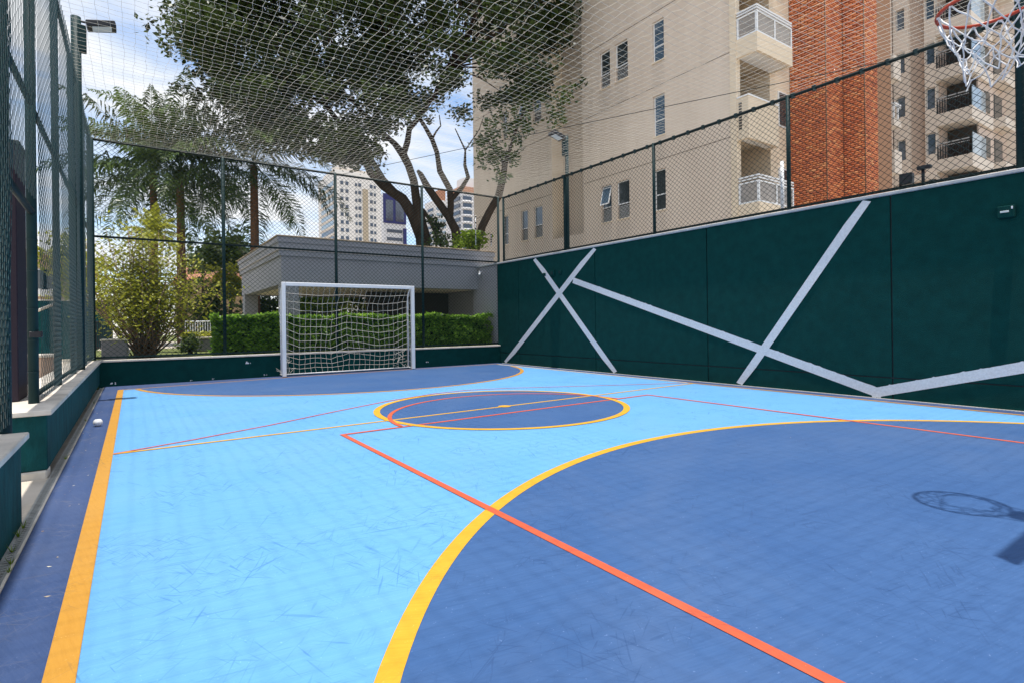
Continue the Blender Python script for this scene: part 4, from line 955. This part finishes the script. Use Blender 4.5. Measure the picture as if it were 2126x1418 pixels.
for z in floors:
    bl = bpy.data.objects.new('balcony', None); col.objects.link(bl); bl.location = (XB, 11.5, z); bl.parent = fb2; bl.matrix_parent_inverse = world_of(fb2).inverted()
    MB().box(XB, XB+1.59, 10.84, 12.41, z-.72, z+.02).build('slab_parapet', M['tan4'], bl)
    if z > 22: continue
    MB().box(XB+1.45, XB+1.595, 10.9, 12.3, z+.02, z+1.98).build('balcony_door', M['dark'], bl)
    MB().box(XB+.04, XB+.08, 10.86, 12.40, z+.93, z+.99).box(XB+.04, XB+.08, 10.86, 12.40, z+.78, z+.82).build('rail', M['coping2'], bl)
    for i in range(13): link('bar', bar, M['black'], bl, loc=(XB+.06, 10.9+i*.122, z+.02))
    # side of the balcony, glazed, facing the court
    MB().box(XB+.0, 43.9, 10.70, 10.829, z-.72, z+.05).build('side_parapet', M['tan4'], bl)
    MB().box(XB+.25, 42.6, 10.74, 10.78, z+.06, z+1.30).build('side_glass', M['twin2'], bl); MB().box(42.7, 43.6, 10.78, 10.828, z+.3, z+1.5).build('side_window', M['glass'], bl)
    MB().box(44.2, 46.2, 10.2, 10.825, z-.5, z+.1).build('far_balcony', M['tan4'], bl); MB().box(44.5, 46.0, 10.78, 10.829, z+.2, z+1.7).build('far_window', M['glass'], bl)
MB().box(47, 60, 9.4, 10.83, 0, ZT2).build('side_wing', M['tan4'], fb2)

# white balconies of the neighbouring wing between brick tower and far block
wb_ = empty('white_balcony_wing', (34, 13.3, 0), 'pale wing with white balconies just right of the brick tower', 'building')
MB().box(36.6, 39.9, 14.66, 18.5, 0, ZT2).build('wall', M['tan3'], wb_)
for z in (4.0, 9.4, 14.8):
    MB().box(35.6, 36.6, 13.02, 14.6, z, z+1.3).build('parapet', M['tan4'], wb_)
for z in (6.7, 12.1):
    MB().box(35.6, 36.6, 13.02, 14.6, z, z+.4).build('balcony_floor', M['tan4'], wb_)
    MB().box(35.6, 35.66, 13.02, 14.6, z+1.25, z+1.33).box(35.6, 36.6, 13.02, 13.08, z+1.25, z+1.33).box(35.6, 36.6, 13.02, 13.08, z+1.1, z+1.16).build('rail', M['white'], wb_)
    for x in (35.63, 36.2): MB().box(x-.04, x+.04, 13.02, 13.09, z+.4, z+1.25).build('baluster', M['white'], wb_)

# ================================================================== FAR TOWERS
def tower(name, label, cpx, d, lpx, rpx, topy, mw, fl_h, setup):
    c = at(cpx, 480, d); H_ = at(cpx, topy, d).z
    o = empty(name, (c.x, c.y, 0), label, 'building', 'far apartment towers')
    # -Y face runs along +X, -X face runs along +Y
    def solve_x(px):
        lo, hi = 0., 120.
        for _ in range(40):
            m_ = (lo+hi)/2; p = Vector((c.x+m_, c.y, 0)) - Vector((0,0,0)); X_ = PW/2 + FPX*p.dot(r0)/p.dot(FW)
            if X_ < px: lo = m_
            else: hi = m_
        return lo
    def solve_y(px):
        lo, hi = 0., 160.
        for _ in range(40):
            m_ = (lo+hi)/2; p = Vector((c.x, c.y+m_, 0)); X_ = PW/2 + FPX*p.dot(r0)/p.dot(FW)
            if X_ > px: lo = m_
            else: hi = m_
        return lo
    return o, c, solve_x(rpx), solve_y(lpx), H_
o, c, wx, wy, H_ = tower('far_tower', 'cream high rise tower with banded windows left of the big trunks', 698, 200, 664, 794, 352, 'twhite', 2.9, None)
MB().box(c.x, c.x+wx, c.y, c.y+wy, 0, H_).build('wall', M['twhite'], o)
MB().box(c.x+wx*.2, c.x+wx*.55, c.y+3, c.y+wy*.7, H_, H_+5).build('roof_block', M['twhite'], o)
MB().box(c.x+wx*.05, c.x+wx*.85, c.y+2, c.y+wy*.8, H_+.001, H_+1.4).build('roof_parapet', M['tan4'], o)
MB().box(c.x+wx*.585, c.x+wx*.70, c.y-.35, c.y-.01, 0, H_-6).build('shaft_strip', M['tbeige'], o)
zf = 30.; wm = MB().box(-.55, .55, -.12, .0, 0, 1.3).mesh('window'); wm.materials.append(M['twin']); wm2 = MB().box(-.42, .42, -.13, 0, 0, 1.1).mesh('window'); wm2.materials.append(M['twin2']); wm2.materials[0] = M['twin']
while zf < H_-2.5:
    for k, (f0, mm) in enumerate(((.13, wm), (.24, wm), (.44, wm2), (.52, wm), (.78, wm), (.86, wm2))):
        link('window', mm, None, o, loc=(c.x+wx*f0, c.y-.02, zf))
    b_ = MB().box(c.x-.15, c.x-.01, c.y+wy*.12, c.y+wy*.80, zf-.2, zf+1.55).build('window_band', M['twin' if random.random() < .55 else 'twin2'], o)
    MB().box(c.x-.25, c.x-.02, c.y+wy*.06, c.y+wy*.86, zf-1.0, zf-.21).build('balcony_band', M['tan4'], o)
    zf += 2.9
o, c, wx, wy, H_ = tower('far_tower', 'blue and white office tower behind the big trunks', 797, 260, 792, 850, 402, 'tpale', 3.4, None)
MB().box(c.x, c.x+wx*.9, c.y, c.y+12, 0, H_).build('wall', M['tpale'], o)
MB().box(c.x-.3, c.x+wx*.9, c.y-.6, c.y-.01, H_-14, H_).build('blue_crown', M['tblue'], o); MB().box(c.x+.8, c.x+wx*.36, c.y-.8, c.y-.61, H_-13, H_-3).build('crown_glass', M['twin'], o); MB().box(c.x+wx*.46, c.x+wx*.8, c.y-.8, c.y-.61, H_-13, H_-3).build('crown_glass', M['twin'], o)
MB().box(c.x+wx*.78, c.x+wx*.9, c.y-.9, c.y-.02, 0, H_-16).build('blue_strip', M['tblue'], o)
z = 30.
while z < H_-16:
    MB().box(c.x+wx*.12, c.x+wx*.74, c.y-.3, c.y-.01, z, z+1.5).build('window_band', M['twin'], o); z += 3.9
o, c, wx, wy, H_ = tower('far_tower', 'white balconied tower between the trunks and the tan building', 960, 230, 930, 1000, 398, 'tpale', 2.9, None)
MB().box(c.x, c.x+wx+3, c.y, c.y+wy, 0, H_).build('wall', M['tpale'], o)
MB().box(c.x-.4, c.x+wx+3, c.y-.4, c.y+wy*.9, H_+.001, H_+2.2).build('roof_band', M['roof'], o); MB().box(c.x+3, c.x+wx, c.y+3, c.y+wy*.7, H_+2.2, H_+7).build('roof_block', M['tpale'], o)
z = 30.
while z < H_-2:
    MB().box(c.x+wx*.05, c.x+wx*.5, c.y-.5, c.y-.01, z, z+1.6).build('balcony_opening', M['twin'], o); MB().box(c.x-.5, c.x-.01, c.y+wy*.1, c.y+wy*.5, z, z+1.6).build('balcony_opening', M['twin'], o)
    MB().tube([(c.x+wx*.0, c.y-.2, z-.7), (c.x+wx*.28, c.y-1.4, z-.7), (c.x+wx*.55, c.y-.2, z-.7)], .55, 6).build('balcony', M['tpale'], o); MB().box(c.x+wx*.66, c.x+wx*.8, c.y-.2, c.y-.01, z, z+1.4).build('window', M['twin2'], o); z += 2.95
o, c, wx, wy, H_ = tower('far_tower', 'low cream block with red roof band seen between two trunks', 905, 280, 885, 930, 415, 'tpale', 2.9, None)
MB().box(c.x, c.x+wx, c.y, c.y+wy, 0, H_).build('wall', M['twhite'], o); MB().box(c.x+wx*.55, c.x+wx, c.y+1, c.y+wy*.6, H_+.001, H_+6).build('roof_block', M['roof'], o)
z = 30.
while z < H_-3:
    for f0 in (.2, .5, .8): MB().box(c.x+wx*f0-.8, c.x+wx*f0+.8, c.y-.2, c.y-.01, z, z+1.4).build('window', M['twin2'], o)
    MB().box(c.x-.3, c.x-.01, c.y+wy*.2, c.y+wy*.7, z, z+1.4).build('window', M['twin'], o); z += 3.

# ================================================================== SMALL THINGS ON THE COURT
cu = empty('white_ball', (-.34, 7.66, .045), 'small white dented ball on the blue border beside the left drain', 'ball')
mb = MB(); n_ = 12
ringz = [(-.9,.44),(-.6,.8),(-.2,.98),(.2,.98),(.6,.8),(.85,.5)]
for i, (zz_, rr_) in enumerate(ringz):
    pass
Vb, Fb = [], []
for i, (zz_, rr_) in enumerate(ringz):
    for k in range(n_):
        th = 2*math.pi*k/n_; de = .85 if (k in (2, 3, 4) and i in (2, 3)) else 1
        Vb.append((-.34+.046*rr_*de*math.cos(th), 7.66+.046*rr_*de*math.sin(th), .043+.044*zz_))
for i in range(len(ringz)-1):
    for k in range(n_): Fb.append((i*n_+k, i*n_+(k+1) % n_, (i+1)*n_+(k+1) % n_, (i+1)*n_+k))
mb.v = Vb; mb.f = Fb + [tuple(range(n_))[::-1], tuple(range((len(ringz)-1)*n_, len(ringz)*n_))]; mb.build('shell', M['white'], cu, True)
MB().poly([(-.34+.02*math.cos(t), 7.66-.001+.0*t, .085+.0*t) if False else (-.34+.018*math.cos(t), 7.66+.018*math.sin(t), .0815) for t in [i*.7 for i in range(9)]]).build('valve', M['coping2'], cu)
# litter, leaves and grass tufts
Cc = []; 
for _ in range(70):
    x = random.choice((random.uniform(-.45,-.28), random.uniform(-.1, 8.3))); Cc.append((x, random.uniform(1.2, 12.7), .002 if x < -.25 else .0085))
V, F, T = leaves(Cc, .008, up=9, jitter=.4); lt_ = link('leaf_litter', np_mesh('leaf_litter', V, F, tint=T), leafmat('dry_leaf', (.20,.12,.06), (.62,.58,.48), .0)); tag(lt_, 'tiny dry leaves and crumbs scattered on the court', 'litter', kind='stuff')
Vs, Fs, Ts = [], [], []
for (bx, by) in ((-.50, 3.60), (-.48, 3.42), (-.51, 3.85), (-.47, 3.30), (-.51, 4.0), (-.48,8.2), (-.49,10.1), (-.48, 5.9)):
    for k in range(12):
        az = random.uniform(0, 6.28); h = random.uniform(.015, .045); n0 = len(Vs); dx_, dy_ = math.cos(az), math.sin(az)
        Vs += [(bx-dy_*.003, by+dx_*.003, -.01), (bx+dy_*.003, by-dx_*.003, -.01), (bx+dx_*h*.7, by+dy_*h*.7, h), (bx+dx_*h*.68, by+dy_*h*.68, h)]; Fs.append((n0, n0+1, n0+2, n0+3)); Ts += [random.random()]*4
gt = link('grass_tufts', np_mesh('grass_tufts', np.array(Vs), np.array(Fs), tint=np.array(Ts)), M['lime']); tag(gt, 'small grass tufts growing in the left drain', 'grass', kind='stuff')
